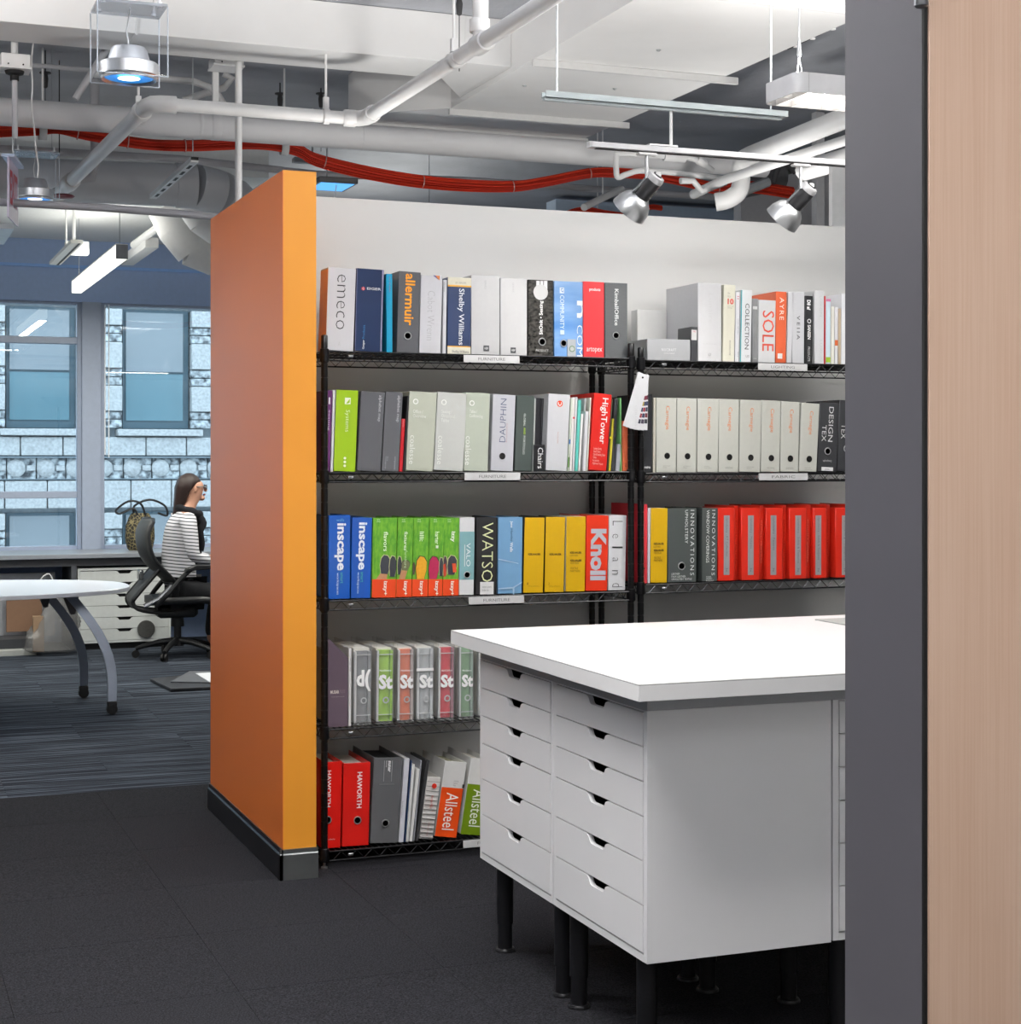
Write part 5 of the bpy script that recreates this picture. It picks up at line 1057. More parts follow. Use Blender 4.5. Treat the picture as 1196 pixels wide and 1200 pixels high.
for r_ in range(6):
    for c_ in range(7):
        b_ = bx('brick', mat(('#6b6c66', '#7e7f79', '#575852')[(r_*3+c_*5) % 3], 0.8, noise=0.2, nscale=30, bump=0.6, bscale=40), c_*0.125+(0.06 if r_ % 2 else 0), c_*0.125+0.118+(0.06 if r_ % 2 else 0), random.uniform(-0.006, 0.004), 0.08, r_*0.07, r_*0.07+0.062, br, 0.004)
bx('mortar', mat('#8a8a86', 0.9), 0, 0.93, 0.012, 0.085, 0, 0.42, br)
G9 = 'white service pipes at the right above the white wall'
pipe('service_pipe', smooth([aY(838, 237, 8.15), aY(852, 234, 8.12), aY(864, 226, 8.1), aY(868, 214, 8.1), aY(868, 196, 8.1), aY(872, 186, 8.05), aY(884, 180, 7.9), aY(930, 162, 7.3), aY(1010, 130, 6.5)]), 0.05, 'thick white pipe rising and turning toward the camera above the right spotlight', group=G9)
pipe('service_pipe', [aY(812, 228, 8.4), aY(848, 211, 8.1), aY(1010, 158, 6.9)], 0.026, 'medium white pipe crossing behind the track toward the camera', group=G9)
pipe('service_pipe', [aY(942, 200, 7.6), aY(1010, 180, 7.0)], 0.052, 'thick white capped pipe beside the right spotlight', group=G9)
pipe('service_pipe', smooth([aY(845, 209, 8.3), aY(760, 200, 8.3), aY(735, 204, 8.3), aY(724, 208, 8.3), aY(722, 200, 8.3), aY(722, 184, 8.3), aY(728, 180, 8.3), aY(780, 183, 8.3), aY(812, 186, 8.3), aY(835, 200, 8.3)]), 0.016, 'thin looped white pipe with valves behind the left spotlight', couplings=[(aY(790,184,8.3),(1,0,0),0.027,0.13),(aY(770,202,8.3),(1,0,0),0.02,0.04),(aY(822,190,8.3),(1,0,-0.5),0.024,0.06)], group=G9)
pipe('valve_lever', [aY(797, 212, 8.25), aY(812, 212, 8.25), aY(822, 224, 8.25), aY(850, 214, 8.25)], 0.018, 'white valve with a lever handle behind the lighting track', 'valve', group=G9)
fx = thing('flexible_duct', (0,0,0), 'dark crumpled duct pieces behind the right spotlight', 'duct')
MB().tube([aY(868, 212, 9.2), aY(912, 202, 9.2)], 0.11, 18).build('duct_run', mat('#6d6e70', 0.4, metal=0.5, noise=0.1), fx)
MB().tube(smooth([aY(905, 215, 8.9), aY(912, 196, 8.9), aY(922, 192, 8.9), aY(932, 202, 8.9)]), 0.02, 8).build('hose', mat('#4a4a4c', 0.5), fx)
MB().tube([aY(868, 225, 8.8), aY(900, 213, 8.8)], 0.03, 8).build('silver_sleeve', M_galv, fx)
# rear beam bands above the white wall (blue grey downstand beam near the windows)
tag(bx('far_light_panel', mat('#cfe0f4', 0.5, emit=0.0), aY(640,250,12.6).x, aY(868,250,12.6).x, 12.4, 12.6, aY(700,256,12.6).z, aY(700,241,12.6).z), 'pale panel below the blue beam behind the white wall', 'panel')
pq_ = aY(700, 247, 9.9); MB().tube([pq_, (pq_.x, pq_.y, SLAB-0.001)], 0.004, 6).build('rod', M_pipe, cb2)
# pale beam end and cracks: diagonal brace
pipe('diagonal_brace', [aY(684, 243, 9.3), aY(728, 221, 9.6)], 0.022, 'short diagonal white brace above the white wall top', 'brace')
for o_, p_ in ((bpy.data.objects['diagonal_brace'], aY(706, 232, 9.45)),): MB().tube([p_, (p_.x, p_.y, SLAB-0.001)], 0.004, 6).build('rod', M_pipe, o_)
ow = thing('cable_row', (0,0,0), 'thin dark cable with small white clips along the large duct edge', 'cable')
cpts = [aZ(923,57,DZ+0.02), aZ(990, 25, DZ+0.02)]
MB().tube(cpts, 0.006, 6).build('cable', M_dark, ow)
for t in (0.15, 0.45, 0.8): MB().lathe([(0.012,-0.012),(0.012,0.006)], cpts[0].lerp(cpts[1], t), seg=8).build('clip', mat('#e6e6e6', 0.4), ow)
# ================================================================== far office: table, desk drawers, bag, chair, person
def superellipse(a, b, n, p=2.4):
    return [(a*math.copysign(abs(math.cos(2*math.pi*k/n))**(2/p), math.cos(2*math.pi*k/n)), b*math.copysign(abs(math.sin(2*math.pi*k/n))**(2/p), math.sin(2*math.pi*k/n))) for k in range(n)]
ot = empty('meeting_table', (0.33, 10.5, 0), 'white rounded meeting table on curved silver legs with castors', 'table')
MB().prism(superellipse(1.22, 0.70, 64), 0.705, 0.73, 'z').build('tabletop', mat('#e3e6ec', 0.25, noise=0.01), ot, 0.003)
M_sil = mat('#8b93a0', 0.3, metal=0.7)
bx('crossbar', M_sil, -0.8, 0.8, -0.02, 0.02, 0.665, 0.704, ot)
def tleg(sx, fx_, fy_):
    top = Vector((sx, 0.28*(1 if fy_ > 0 else -1), 0.69)); foot = Vector((fx_, fy_, 0.07))
    pts = []
    for k in range(10):
        t = k/9; p = top.lerp(foot, t); p += Vector((0.085 if fx_ > 0 else -0.085, 0, 0))*math.sin(math.pi*t)*1.0; pts.append(p)
    mb = MB(); rows = []
    for i, p in enumerate(pts):
        w = 0.034-0.010*i/9; d_ = 0.015
        rows.append([p+Vector((-w,-d_,0)), p+Vector((w,-d_,0)), p+Vector((w,d_,0)), p+Vector((-w,d_,0)), p+Vector((-w,-d_,0))])
    mb.grid(rows); l = mb.build('leg', M_sil, ot)
    MB().prism([(-0.05,-0.0),(0.05,0),(0.028,-0.12),(0.0,-0.12)], top.y-0.012, top.y+0.012, 'y').build('bracket', mat('#3c3f45', 0.4), l).location = (top.x, 0, 0.70)
    for s in (-0.012, 0.012): MB().lathe([(0.030,-0.008),(0.032,-0.004),(0.032,0.004),(0.030,0.008)], (foot.x, foot.y+s, 0.032), (0,1,0), 18).build('castor_wheel', M_dark, l)
    bx('castor_hood', M_dark, foot.x-0.028, foot.x+0.028, foot.y-0.022, foot.y+0.022, 0.045, 0.078, l, 0.006)
tleg(0.84, 1.06, -0.44); tleg(0.74, 0.99, 0.32); tleg(-0.42, -0.62, -0.44); tleg(-0.42, -0.6, 0.32)
# drawer unit below the counter
x0 = aY(91, 700, 13.52).x; x1 = aY(200, 700, 13.52).x; zt = 0.64; zb = 0.05
cab = empty('drawer_cabinet', (x0, 13.52, zb), 'white low drawer unit under the window counter, beside the task chair', 'drawer cabinet')
w = x1-x0; h = zt-zb
for q_ in ((0,0.018,0,h),(w-0.018,w,0,h)): bx('side_panel', mat('#d6dad8', 0.45), q_[0], q_[1], 0, 0.5, q_[2], q_[3], cab)
bx('bottom_panel', mat('#d6dad8', 0.45), 0.018, w-0.018, 0, 0.5, 0, 0.018, cab); bx('top_panel', mat('#d6dad8', 0.45), 0.018, w-0.018, 0, 0.5, h-0.018, h, cab)
mz = h-0.022
for k in range(6):
    hh = (h-0.04)/6; mz -= hh
    d_ = drawer_front(w-0.036, hh, mat('#d6dad8', 0.45), cab, (0.018, -0.002, mz), 0); bx('drawer_box', M_dark, 0.01, w-0.05, 0.04, 0.45, 0.01, hh-0.008, d_)
bx('plinth', M_dark, 0.02, w-0.02, 0.03, 0.4, -0.05, 0, cab)
dk = thing('round_disc', aY(171, 737, 13.516), 'round dark grey disc on the lowest white drawers beside the chair base', 'disc')
MB().lathe([(0.066,0),(0.070,0.004),(0.070,0.010),(0.066,0.014)], (0,0,0), (0,-1,0), 28).build('disc', mat('#4a4a48', 0.6, noise=0.2, nscale=60), dk)
# things stored below the counter at left
p0 = aY(-20, 700, 13.9); p1 = aY(62, 700, 13.9)
tag(bx('presentation_board', mat('#b9bcc2', 0.5), p0.x-0.4, p1.x, 13.75, 13.78, 0.10, 0.60), 'large pale board standing under the counter at left', 'board')
tag(bx('low_shelf', mat('#aeb0ac', 0.5), p0.x-0.4, aY(40,760,13.5).x, 13.3, 13.7, 0.0, 0.045, None, 0.003), 'low pale plinth board on the floor under the counter', 'board')
tag(bx('dark_box', mat('#37393d', 0.6), p0.x-0.4, aY(40,760,13.5).x, 13.4, 13.7, 0.046, 0.12, None, 0.003), 'dark flat box on the low pale board', 'box')
tag(bx('cardboard_sheet', mat('#8a6a52', 0.6), aY(8,720,13.6).x, aY(50,720,13.6).x, 13.64, 13.66, 0.15, 0.45, None, 0.002), 'brown cardboard sheet leaning behind the clear plastic bag', 'sheet')
bg = thing('plastic_bag', (aY(62, 760, 13.3).x, 13.3, 0), 'crumpled translucent plastic bag on the floor beside the white drawers', 'bag')
rows = []
for i in range(15):
    t = i/14; z = 0.01+0.47*t; r0 = (0.185*(1-t**1.7)+0.035) if t < 0.9 else 0.07-0.3*(t-0.9)
    if i == 0: r0 = 0.12
    rows.append([Vector((-0.02+0.10*t+math.cos(a)*r0*(1+0.10*math.sin(3*a+i)+0.06*math.sin(7*a+2*i)), math.sin(a)*r0*0.62, z)) for a in [2*math.pi*k/26 for k in range(27)]])
bagm = clearmat('#8f8f8e', 0.5)
mb = MB(); mb.grid(rows); mb.build('bag_skin', bagm, bg)
MB().box(-0.15,-0.07,-0.05,0.03,0.03,0.30).build('wrapped_parcel', mat('#a08468', 0.6), bg)
MB().tube(smooth([Vector((-0.05,-0.02,0.45)),Vector((-0.1,-0.02,0.56)),Vector((-0.03,-0.02,0.62)),Vector((0.02,-0.02,0.5))]), 0.006, 6).build('draw_string', mat('#d6d6d6', 0.4), bg)
# portfolio and sheets on floor
q0 = aZ(177, 797, 0); q1 = aZ(246, 812, 0)
pf = tag(MB().prism([tuple(aZ(176,799,0).xy), tuple(aZ(200,811,0).xy), tuple(aZ(268,808,0).xy), tuple(aZ(262,790,0).xy)], 0.001, 0.022, 'z').build('portfolio', mat('#25262a', 0.5), None, 0.003), 'flat dark portfolio lying on the striped carpet', 'portfolio')
pp = MB().prism([tuple(aZ(200,804,0).xy), tuple(aZ(262,805,0).xy), tuple(aZ(260,791,0).xy), tuple(aZ(222,791.5,0).xy)], 0.0225, 0.030, 'z').build('grey_board', mat('#5a5c60', 0.5)); tag(pp, 'mid grey board on top of the dark portfolio', 'board')
pq = MB().prism([tuple(aZ(246,800,0.03).xy), tuple(aZ(275,797,0.03).xy), tuple(aZ(262,788,0.03).xy), tuple(aZ(229,789.5,0.03).xy)], 0.0305, 0.034, 'z').build('white_board', mat('#d8dade', 0.5)); tag(pq, 'white sheet on top of the grey board at the orange wall', 'sheet')
# patterned handbag on the counter
hb_ = thing('handbag', (aY(164, 640, 13.9).x, 13.9, 0.757), 'black and ochre patterned handbag with two looped handles on the counter', 'handbag')
def bagmat():
    m = bpy.data.materials.new('woven'); m.use_nodes = True; nt = m.node_tree; b = nt.nodes['Principled BSDF']; b.inputs['Roughness'].default_value = 0.7
    tc = nt.nodes.new('ShaderNodeTexCoord'); v = nt.nodes.new('ShaderNodeTexVoronoi'); v.inputs['Scale'].default_value = 38; v.feature = 'DISTANCE_TO_EDGE'
    rp = nt.nodes.new('ShaderNodeValToRGB'); rp.color_ramp.elements[0].position = 0.05; rp.color_ramp.elements[0].color = lin('#8a7e58'); rp.color_ramp.elements[1].position = 0.09; rp.color_ramp.elements[1].color = lin('#26241c')
    nt.links.new(tc.outputs['Object'], v.inputs['Vector']); nt.links.new(v.outputs['Distance'], rp.inputs[0]); nt.links.new(rp.outputs[0], b.inputs['Base Color']); return m
rows = []
for (z, a, b) in ((0,0.09,0.06),(0.02,0.105,0.07),(0.10,0.12,0.08),(0.20,0.115,0.07),(0.27,0.09,0.05),(0.30,0.07,0.03)):
    rows.append([(math.cos(t)*a, math.sin(t)*b, z) for t in [2*math.pi*k/24 for k in range(25)]])
mb = MB(); mb.grid(rows); mb.prism([(math.cos(t)*0.07, math.sin(t)*0.03) for t in [2*math.pi*k/24 for k in range(24)]], 0.298, 0.302, 'z'); mb.build('bag_body', bagmat(), hb_)
for s, o in ((-1, -0.03), (1, 0.03)):
    MB().tube(smooth([Vector((-0.04,o,0.28)),Vector((-0.06+s*0.02,o,0.36)),Vector((-0.02+s*0.10,o-0.02,0.41)),Vector((s*0.17+0.03,o-0.03,0.36)),Vector((s*0.20+0.02,o-0.03,0.28)),Vector((0.05+s*0.10,o,0.30))] if s > 0 else [Vector((0.04,o,0.28)),Vector((0.0,o,0.38)),Vector((-0.10,o-0.02,0.40)),Vector((-0.20,o-0.03,0.33)),Vector((-0.17,o-0.03,0.30)),Vector((-0.06,o,0.34)),Vector((-0.02,o,0.28))], 5), 0.009, 8).build('handle', mat('#1a1a1c', 0.35), hb_)
# ------------------------------------------------------------------ task chair and seated person
PY = 12.8
def w3(px, py, dy=0.0): return aY(px, py, PY+dy) if False else Vector((aY(px, py, PY).x, PY+dy, aY(px, py, PY).z))
chx = aY(208, 700, PY).x
ch = empty('task_chair', (chx, PY, 0), 'black mesh task chair with a curved shell back and polished arms', 'office chair')
M_blk = mat('#1b1c1e', 0.45, noise=0.1); M_mesh = mat('#3a3b3a', 0.6, noise=0.15, nscale=120); M_alu = mat('#8c8e90', 0.25, metal=0.9)
def cl_(px, py, dy=0): v = w3(px, py, dy); return Vector((v.x-chx, dy, v.z))
# back shell: swept curved panel
prof = [(172,608),(165,622),(166,640),(172,655),(184,668),(196,680)]
rows = []
pr = smooth([cl_(*p) for p in prof], 3)
for i, p in enumerate(pr):
    t = i/(len(pr)-1); wd_ = 0.20+0.03*math.sin(t*3.14) - (0.07 if t < 0.06 else 0)
    rows.append([Vector((p.x+0.10*(1-(abs(u))**2.0)*-0.55+0.03, u*wd_, p.z)) for u in [-1,-0.8,-0.6,-0.4,-0.2,0,0.2,0.4,0.6,0.8,1]])
mb = MB(); mb.grid(rows); bk_ = mb.build('backrest', M_mesh, ch, solid=0.02)
MB().tube([r[0] for r in rows], 0.012, 8).tube([r[-1] for r in rows], 0.012, 8).tube(rows[0], 0.012, 8).build('backrest_rim', M_blk, ch)
prof2 = [(184,664),(170,680),(158,694),(152,703),(158,712),(180,716),(200,716)]
pr = smooth([cl_(*p) for p in prof2], 3); rows = []
for i, p in enumerate(pr):
    rows.append([Vector((p.x, u*(0.17 if i < 9 else 0.15), p.z)) for u in [-1,-0.5,0,0.5,1]])
mb = MB(); mb.grid(rows); mb.build('lumbar_shell', M_mesh, ch, solid=0.015)
MB().tube([r[0] for r in rows], 0.016, 8).tube([r[-1] for r in rows], 0.016, 8).build('back_frame', M_blk, ch)
MB().tube([cl_(196,684,-0.19), cl_(180,700,-0.21), cl_(164,708,-0.2)], 0.018, 8).build('polished_bar', M_alu, ch)
bx('adjuster_tab', M_alu, cl_(164,673).x-0.015, cl_(164,673).x+0.02, -0.05, 0.05, cl_(164,673).z-0.04, cl_(164,673).z+0.035, ch, 0.006)
# seat
sz = cl_(200, 703).z
rows = []
for i in range(9):
    t = i/8; x = -0.22+0.50*t; z = sz-0.01+0.012*math.sin(t*3.0)-(0.05*(t-0.8)*5*0.3 if t > 0.8 else 0)
    hw = 0.24-0.05*abs(2*t-1)**3
    rows.append([Vector((x, u*hw, z+0.012*abs(u)**2)) for u in [-1,-0.75,-0.5,-0.25,0,0.25,0.5,0.75,1]])
mb = MB(); mb.grid(rows); mb.build('seat', M_blk, ch, solid=0.05)
MB().prism([(-0.16,-0.10),(0.12,-0.10),(0.16,0),(0.12,0.10),(-0.16,0.10)], sz-0.13, sz-0.035, 'z').build('mechanism', M_blk, ch, 0.02)
MB().lathe([(0.05,sz-0.20),(0.045,sz-0.12),(0.045,sz-0.10)], seg=16).lathe([(0.028,0.10),(0.028,sz-0.13)], seg=16).build('gas_column', M_blk, ch)
MB().lathe([(0.05,0.085),(0.045,0.13),(0.03,0.15)], seg=20).build('hub', M_blk, ch)
for k in range(5):
    a = R(72*k+170); dx_, dy_ = math.cos(a), math.sin(a)
    lg = MB().tube([(dx_*0.03,dy_*0.03,0.125),(dx_*0.14,dy_*0.14,0.115),(dx_*0.26,dy_*0.26,0.085),(dx_*0.31,dy_*0.31,0.068)], [0.026,0.022,0.018,0.015], 10).build('base_arm', M_blk, ch)
    n_ = Vector((-dy_, dx_, 0))
    for s in (-0.014, 0.014): MB().lathe([(0.028,-0.008),(0.030,-0.004),(0.030,0.004),(0.028,0.008)], Vector((dx_*0.31, dy_*0.31, 0.030))+n_*s, n_, 16).build('castor_wheel', M_dark, lg)
for s in (-1, 1):
    y = s*0.27
    MB().tube(smooth([Vector((cl_(178,708).x, s*0.2, cl_(178,708).z)), Vector((cl_(188,695).x, y, cl_(188,695).z)), Vector((cl_(205,675).x, y, cl_(205,675).z)), Vector((cl_(216,665).x, y, cl_(216,665).z))], 3), 0.018, 8).build('arm_support', M_blk, ch)
    MB().prism([(cl_(208,668).x, cl_(208,668).z),(cl_(222,664).x, cl_(222,664).z-0.01),(cl_(246,662).x, cl_(246,662).z-0.008),(cl_(247,660).x, cl_(246,660).z+0.002),(cl_(222,660).x, cl_(222,660).z+0.004),(cl_(210,664).x, cl_(210,664).z)], y-0.035, y+0.035, 'y').build('arm_pad', M_blk, ch, 0.005)
# person: skinned bodies
def skin(name, verts, edges, radii, m, parent, sub=2, root=0):
    me = bpy.data.meshes.new(name); me.from_pydata(verts, edges, []); o = bpy.data.objects.new(name, me); COL.objects.link(o)
    md = o.modifiers.new('skin', 'SKIN'); md.use_smooth_shade = True
    for i, v in enumerate(me.skin_vertices[0].data):
        r = radii[i]; v.radius = r if isinstance(r, tuple) else (r, r); v.use_root = (i == root)
    sb = o.modifiers.new('sub', 'SUBSURF'); sb.levels = sub; sb.render_levels = sub
    dg = bpy.context.evaluated_depsgraph_get(); dg.update()
    me2 = bpy.data.meshes.new_from_object(o.evaluated_get(dg)); me2.name = name
    bpy.data.objects.remove(o); bpy.data.meshes.remove(me)
    me2.materials.clear(); me2.materials.append(m); me2.shade_smooth()
    o = bpy.data.objects.new(name, me2); COL.objects.link(o); o.parent = parent; return o
pe = empty('person', (chx, PY, 0), 'person with shoulder length dark hair, striped white top and black scarf seated at the desk', 'person')
def P3(px, py, dy=0.0): return cl_(px, py, dy)
M_skin = mat('#c8957c', 0.5, noise=0.05)
pelv = P3(212, 690); sp1 = P3(210, 672); sp2 = P3(208, 650); sp3 = P3(211, 625); nb = P3(217, 604); nk = P3(221, 593); hd0 = P3(226, 583); hd1 = P3(228, 572); hd2 = P3(226, 562)
shR = P3(216, 609, -0.165); shL = P3(216, 609, 0.165)
elR = P3(221, 652, -0.20); wrR = P3(249, 656, -0.14); elL = P3(228, 652, 0.20); wrL = P3(256, 656, 0.12)
hipR = P3(216, 693, -0.09); hipL = P3(216, 693, 0.09)
knR = P3(258, 694, -0.13); knL = P3(258, 694, 0.12); anR = Vector((knR.x+0.02, -0.13, 0.10)); anL = Vector((knL.x-0.05, 0.12, 0.10))
toR = anR+Vector((0.17, -0.01, -0.065)); toL = anL+Vector((0.17, 0.01, -0.065))
V = [pelv, sp1, sp2, sp3, nb, nk, hd0, hd1, hd2, shR, elR, wrR, shL, elL, wrL, hipR, knR, anR, toR, hipL, knL, anL, toL, wrR+Vector((0.06,0,-0.005)), wrL+Vector((0.06,0,-0.005))]
E = [(0,1),(1,2),(2,3),(3,4),(4,5),(5,6),(6,7),(7,8),(4,9),(9,10),(10,11),(4,12),(12,13),(13,14),(0,15),(15,16),(16,17),(17,18),(0,19),(19,20),(20,21),(21,22),(11,23),(14,24)]
RR = [(0.11,0.10),(0.105,0.095),(0.105,0.09),(0.11,0.095),(0.065,0.065),0.056,0.064,0.084,0.075,0.048,0.036,0.026,0.048,0.036,0.026,0.08,0.058,0.04,0.03,0.085,0.058,0.04,0.03,0.028,0.028]
body = skin('body', V, E, RR, M_skin, pe)
for (wr, s) in ((wrR, -1), (wrL, 1)):
    base = wr+Vector((0.07, 0, -0.004))
    for k in range(4):
        y = (k-1.5)*0.018; L = (0.062, 0.072, 0.068, 0.055)[k if s < 0 else 3-k]
        a = base+Vector((0.012, y, 0.0)); skin('finger', [a-Vector((0.03,0,0)), a, a+Vector((L*0.5,y*0.1,-0.004)), a+Vector((L*0.9,y*0.1,-0.022))], [(0,1),(1,2),(2,3)], [0.009,0.009,0.0085,0.007], M_skin, body, 1)
    a = wr+Vector((0.035, -s*0.026, 0)); skin('thumb', [a, a+Vector((0.025,-s*0.018,-0.004)), a+Vector((0.055,-s*0.022,-0.012))], [(0,1),(1,2)], [0.011,0.010,0.008], M_skin, body, 1)
# face: nose, ear, lips, eye
fc = hd1
def blob(name, c, rx, ry, rz, m, parent, rot=0):
    rows = []
    for i in range(9):
        t = math.pi*i/8; rows.append([Vector((c.x+rx*math.sin(t)*math.cos(a), c.y+ry*math.sin(t)*math.sin(a), c.z+rz*math.cos(t))) for a in [2*math.pi*k/12 for k in range(13)]])
    mb = MB(); mb.grid(rows); return mb.build(name, m, parent)
blob('nose', fc+Vector((0.083,0,-0.012)), 0.015, 0.011, 0.018, M_skin, body)
blob('ear', fc+Vector((-0.008,-0.076,-0.008)), 0.013, 0.008, 0.022, M_skin, body)
blob('lips', fc+Vector((0.074,0,-0.050)), 0.010, 0.022, 0.008, mat('#a85c58', 0.5), body)
for s in (-1, 1): blob('eye', fc+Vector((0.066,s*0.032,0.008)), 0.007, 0.010, 0.007, mat('#2a2220', 0.3), body)
blob('chin', fc+Vector((0.052,0,-0.075)), 0.028, 0.03, 0.022, M_skin, body)
gl = MB()
for s in (-1, 1): gl.tube([fc+Vector((0.082, s*0.033+0.024*math.cos(a), 0.008+0.018*math.sin(a))) for a in [2*math.pi*k/12 for k in range(13)]], 0.0035, 6)
gl.tube([fc+Vector((0.082,-0.057,0.012)), fc+Vector((0.0,-0.080,0.010))], 0.0035, 6).tube([fc+Vector((0.082,-0.01,0.012)), fc+Vector((0.082,0.01,0.012))], 0.003, 6)
gl.build('glasses', mat('#1a1a1c', 0.3), pe)
# hair
M_hair = mat('#2d1d18', 0.4, noise=0.3, nscale=12, stretch=(12, 12, 1), bump=0.4, bscale=30)
h0 = P3(224, 561); 
rows = []
cxh = P3(222, 569)
prof_h = []
for i in range(15):
    t = i/14
    # from crown down to the ends of the hair; centre shifts back and the strand mass narrows
    z = (0.095-0.315*t)
    if t < 0.36: rr2 = math.sqrt(max(0.0, 1-((z-(-0.005))/0.102)**2))*0.094+0.003
    else: rr2 = 0.094-0.045*(t-0.36)/0.64
    cx_ = -0.005-0.075*max(0, t-0.25)/0.75
    row = []
    for k in range(29):
        a_ = 2*math.pi*k/28; c_, s_ = math.cos(a_), math.sin(a_)
        fr_ = 1.0 if t < 0.22 else max(0.25, 1.0-(t-0.22)*3.4)      # the face stays free: front of the hair recedes
        rx = rr2*(fr_ if c_ > 0 else 1.0); ry = rr2*0.86*(1.0 if t < 0.5 else 1.0-0.25*(t-0.5))
        w_ = 1+0.03*math.sin(9*a_+2*t)
        row.append(Vector((cxh.x+cx_+rx*c_*w_, ry*s_*w_, cxh.z+z)))
    rows.append(row)
mb = MB(); mb.grid(rows)
for rr3 in (rows[0], rows[-1]):
    n0 = len(mb.v); mb.v += [tuple(q) for q in rr3[:-1]]; mb.f.append(tuple(range(n0, n0+28)))
mb.build('hair', M_hair, pe)
# striped shirt
def stripes():
    m = bpy.data.materials.new('striped_knit'); m.use_nodes = True; nt = m.node_tree; b = nt.nodes['Principled BSDF']; b.inputs['Roughness'].default_value = 0.8
    tc = nt.nodes.new('ShaderNodeTexCoord'); mp = nt.nodes.new('ShaderNodeMapping'); mp.inputs['Rotation'].default_value = (0, R(-6), 0)
    w = nt.nodes.new('ShaderNodeTexWave'); w.wave_type = 'BANDS'; w.bands_direction = 'Z'; w.inputs['Scale'].default_value = 12.5; w.inputs['Distortion'].default_value = 0.5; w.inputs['Detail'].default_value = 1
    rp = nt.nodes.new('ShaderNodeValToRGB'); rp.color_ramp.elements[0].position = 0.14; rp.color_ramp.elements[0].color = lin('#2c3038'); rp.color_ramp.elements[1].position = 0.24; rp.color_ramp.elements[1].color = lin('#dcdce0')
    nt.links.new(tc.outputs['Object'], mp.inputs[0]); nt.links.new(mp.outputs[0], w.inputs['Vector']); nt.links.new(w.outputs['Fac'], rp.inputs[0]); nt.links.new(rp.outputs[0], b.inputs['Base Color']); return m
ncR = nb+Vector((0,0,0.0))
V = [P3(210,690), sp1, sp2, sp3, P3(216,607), shR, elR, wrR+Vector((-0.03,0,0)), shL, elL, wrL+Vector((-0.03,0,0))]
skin('shirt', V, [(0,1),(1,2),(2,3),(3,4),(4,5),(5,6),(6,7),(4,8),(8,9),(9,10)], [(0.150,0.14),(0.140,0.13),(0.135,0.122),(0.142,0.13),(0.088,0.09),0.068,0.053,0.037,0.068,0.053,0.037], stripes(), pe)
skin('trousers', [pelv+Vector((0,0,0.0)), hipR, knR, anR+Vector((0,0,0.02)), hipL, knL, anL+Vector((0,0,0.02))], [(0,1),(1,2),(2,3),(0,4),(4,5),(5,6)], [(0.14,0.13),0.10,0.072,0.052,0.10,0.072,0.052], mat('#15161b', 0.8), pe)
for (an, to) in ((anR, toR), (anL, toL)): skin('shoe', [an+Vector((-0.03,0,-0.055)), an+Vector((0.05,0,-0.06)), to+Vector((0,0,0.0))], [(0,1),(1,2)], [0.042,0.042,0.034], mat('#1a1214', 0.5), pe, 1)
nc = P3(219, 599)
M_scarf = mat('#15151a', 0.95, noise=0.2, nscale=60, bump=0.4, bscale=120)
sc_o = MB()
ring = [nc+Vector((0.078*math.cos(t)+0.012, 0.082*math.sin(t), -0.028*math.cos(t))) for t in [2*math.pi*k/24 for k in range(25)]]
sc_o.tube(ring, [0.030+0.006*math.sin(5*k) for k in range(25)], 10)
for sd in (-1, 1):
    tail = smooth([nc+Vector((0.07, sd*0.03, -0.02)), nc+Vector((0.115, sd*0.05, -0.09)), P3(233, 622, sd*0.055), P3(235, 636, sd*0.05), P3(234, 648+sd*3, sd*0.045)], 3)
    sc_o.tube(tail, [0.030-0.010*k/len(tail) for k in range(len(tail))], 10)
sc_o.build('scarf', M_scarf, pe)
# desk the person works at, hidden mostly by the orange wall
ds = empty('desk', (chx+0.42, PY-0.45, 0), 'desk in front of the seated person, hidden behind the orange wall', 'desk')
bx('desktop', mat('#8f949b', 0.4), 0.0, 1.3, 0, 0.75, 0.70, 0.73, ds, 0.003)
for x_ in (0.03, 1.22):
    for y_ in (0.03, 0.68): bx('leg', M_blk, x_, x_+0.04, y_, y_+0.04, 0, 0.70, ds)
# ================================================================== building across the street
FY = 30.0
M_gran = mat('#8a9092', 0.8, noise=0.3, nscale=22, bump=0.3, bscale=30); M_gran2 = mat('#808c92', 0.8, noise=0.2, nscale=12, bump=0.3, bscale=30)
M_carve = mat('#262d33', 0.85, nscale=11, col2='#9aa4a8', bump=1.0, bscale=9, noise=0.1)
bd = empty('stone_building', (0, FY, 0), 'grey granite office building with carved bands across the street', 'building')
def fx_(px): return aY(px, 450, FY).x
def fz(py): return aY(150, py, FY).z
wx0, wx1 = fx_(145), fx_(222); perd = wx0-fx_(8)
bays = range(-5, 7)
zwt, zwb = fz(362), fz(502); ph = fz(362)-fz(600)
Mshade = mat('#40606a', 0.25, noise=0.06, nscale=2, stretch=(3, 1, 0.6)); Mfr = mat('#23404c', 0.5); Mshade2 = mat('#5f6a70', 0.25, noise=0.05)
def L(z0, z1, x0, x1, name, m, dy0, bev=0.012): return bx(name, m, x0, x1, dy0, 0.6, z0, z1, bd, bev)
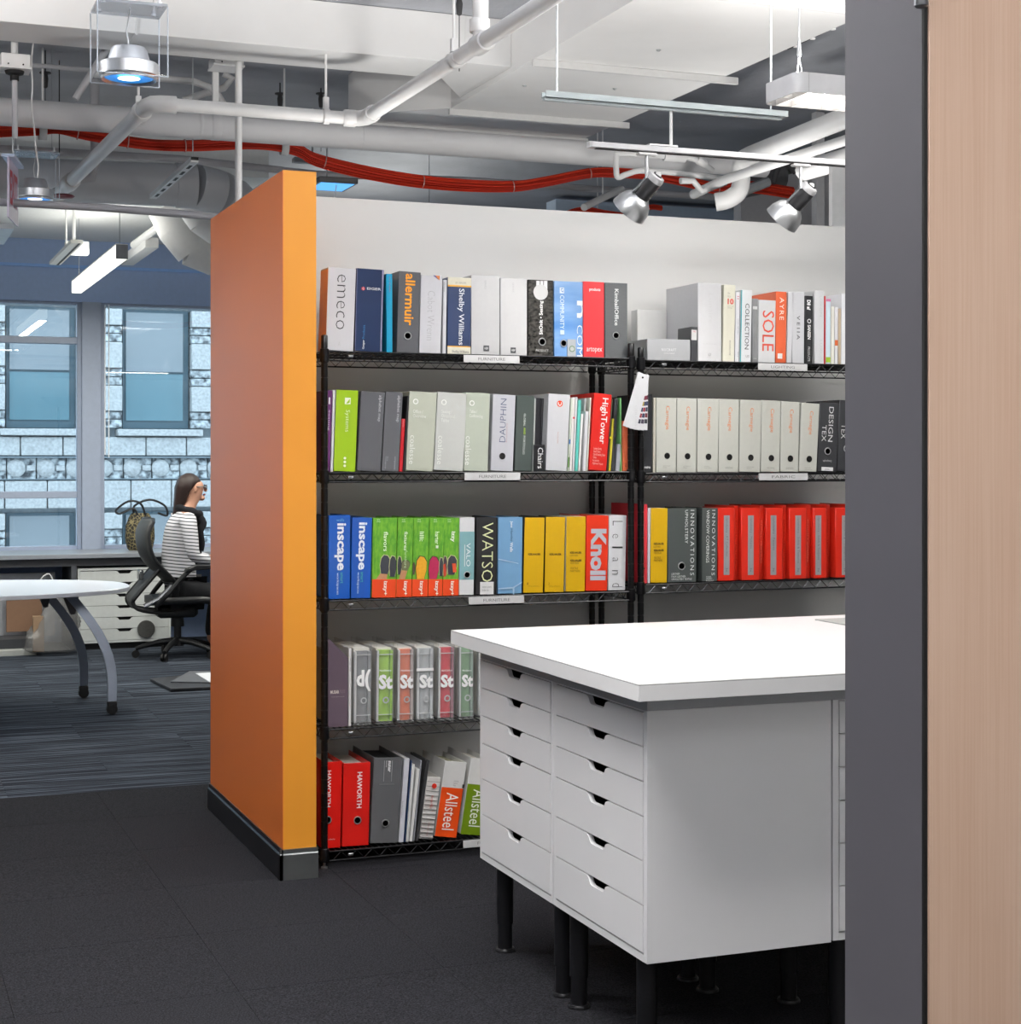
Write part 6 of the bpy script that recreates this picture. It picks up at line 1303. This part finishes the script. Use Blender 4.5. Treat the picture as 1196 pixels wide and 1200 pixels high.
# core wall behind
nfl = 4
zoff = [k*ph for k in (-1, 0, 1)]
MB().box(wx0-6*perd, wx0+8*perd, 0.25, 0.9, fz(502)-2*ph-1.0, fz(362)+3*ph).build('wall_core', M_gran2, bd)
def course(z0, z1, m, dy, name, step, off=0.0):
    x = wx0-5*perd+off
    while x < wx0+6*perd:
        L(z0, z1, x+0.008, x+step-0.008, name, m, dy); x += step
base_piece = {}
for fo in zoff:
    zt_, zb_ = zwt+fo, zwb+fo
    # below the window: sill, plain course, carved frieze with rosettes, plain course, lower carved band
    s = (fz(503)+fo, fz(511)+fo); 
    for b in bays:
        xx0, xx1 = wx0+b*perd, wx1+b*perd
        if fo in (0, zoff[0], zoff[2]) and -2 <= b <= 2 or True:
            L(s[1], s[0], xx0-0.12, xx1+0.22, 'window_ledge', M_gran, -0.14)
            w = bx('window_frame', Mfr, xx0, xx1, 0.14, 0.24, zb_, zt_, bd)
            zm = zb_+(zt_-zb_)*0.46
            bx('pane', Mshade, xx0+0.05, xx1-0.10, 0.10, 0.141, zb_+0.14, zm, w); bx('pane', Mshade2, xx0+0.05, xx1-0.10, 0.09, 0.141, zm+0.04, zt_-0.05, w)
            # quoins at both sides, carved and plain alternately
            z = zb_; k = 0
            hs = [0.16, 0.14, 0.46, 0.15, 0.15, 0.47, 0.15, 0.14, 0.3]
            tot = zt_-zb_; sc_ = tot/sum(hs)
            for hq in (hs if -2 <= b <= 2 else []):
                hq *= sc_
                mm = M_carve if hs.index(hq/sc_) is None else (M_gran if (k % 3 == 2) else M_carve)
                for (qa, qb) in ((xx1+0.03, xx1+0.40), (xx0-0.40, xx0-0.03)):
                    L(z+0.006, z+hq-0.006, qa, qb, 'quoin', mm, -0.05 if k % 3 == 2 else 0.0)
                z += hq; k += 1
            L(zb_, zt_, xx1+0.41, xx0+perd-0.41, 'pier_stone', M_gran, -0.02)
    course(fz(534)+fo, fz(512.5)+fo, M_gran, -0.06, 'stone_block', perd*0.36, 0.3)
    zf0, zf1 = fz(562)+fo, fz(535)+fo
    course(zf0, zf1, M_carve, 0.02, 'frieze_panel', perd/4.0)
    L(zf1-0.03, zf1, wx0-5*perd, wx0+6*perd, 'string_course', mat('#5a6870', 0.8), -0.09)
    L(zf0, zf0+0.02, wx0-5*perd, wx0+6*perd, 'string_course', mat('#5a6870', 0.8), -0.05)
    if fo in (0,) or abs(fo) <= abs(ph)*1.01:
        st = (fx_(188)-fx_(155)); x = fx_(155)-4*perd; x = fx_(155)-st*14
        for k in range(30):
            MB().lathe([(0.155,0.0),(0.155,0.05),(0.12,0.075),(0.0,0.085)], (x, 0.05, (zf0+zf1)/2), (0,-1,0), 20).build('rosette', M_gran, bd)
            L((zf0+zf1)/2-0.05, (zf0+zf1)/2+0.05, x+0.17, x+st-0.17, 'frieze_bar', M_gran, -0.03); x += st
    course(fz(595)+fo, fz(563)+fo, M_gran, -0.04, 'stone_block', perd*0.36, 0.75)
# street level
struct(bx('street', mat('#4a4c50', 0.9), -25, 40, WY+0.4, FY+0.8, -4.5, -4.4))
SC['ready'] = 1
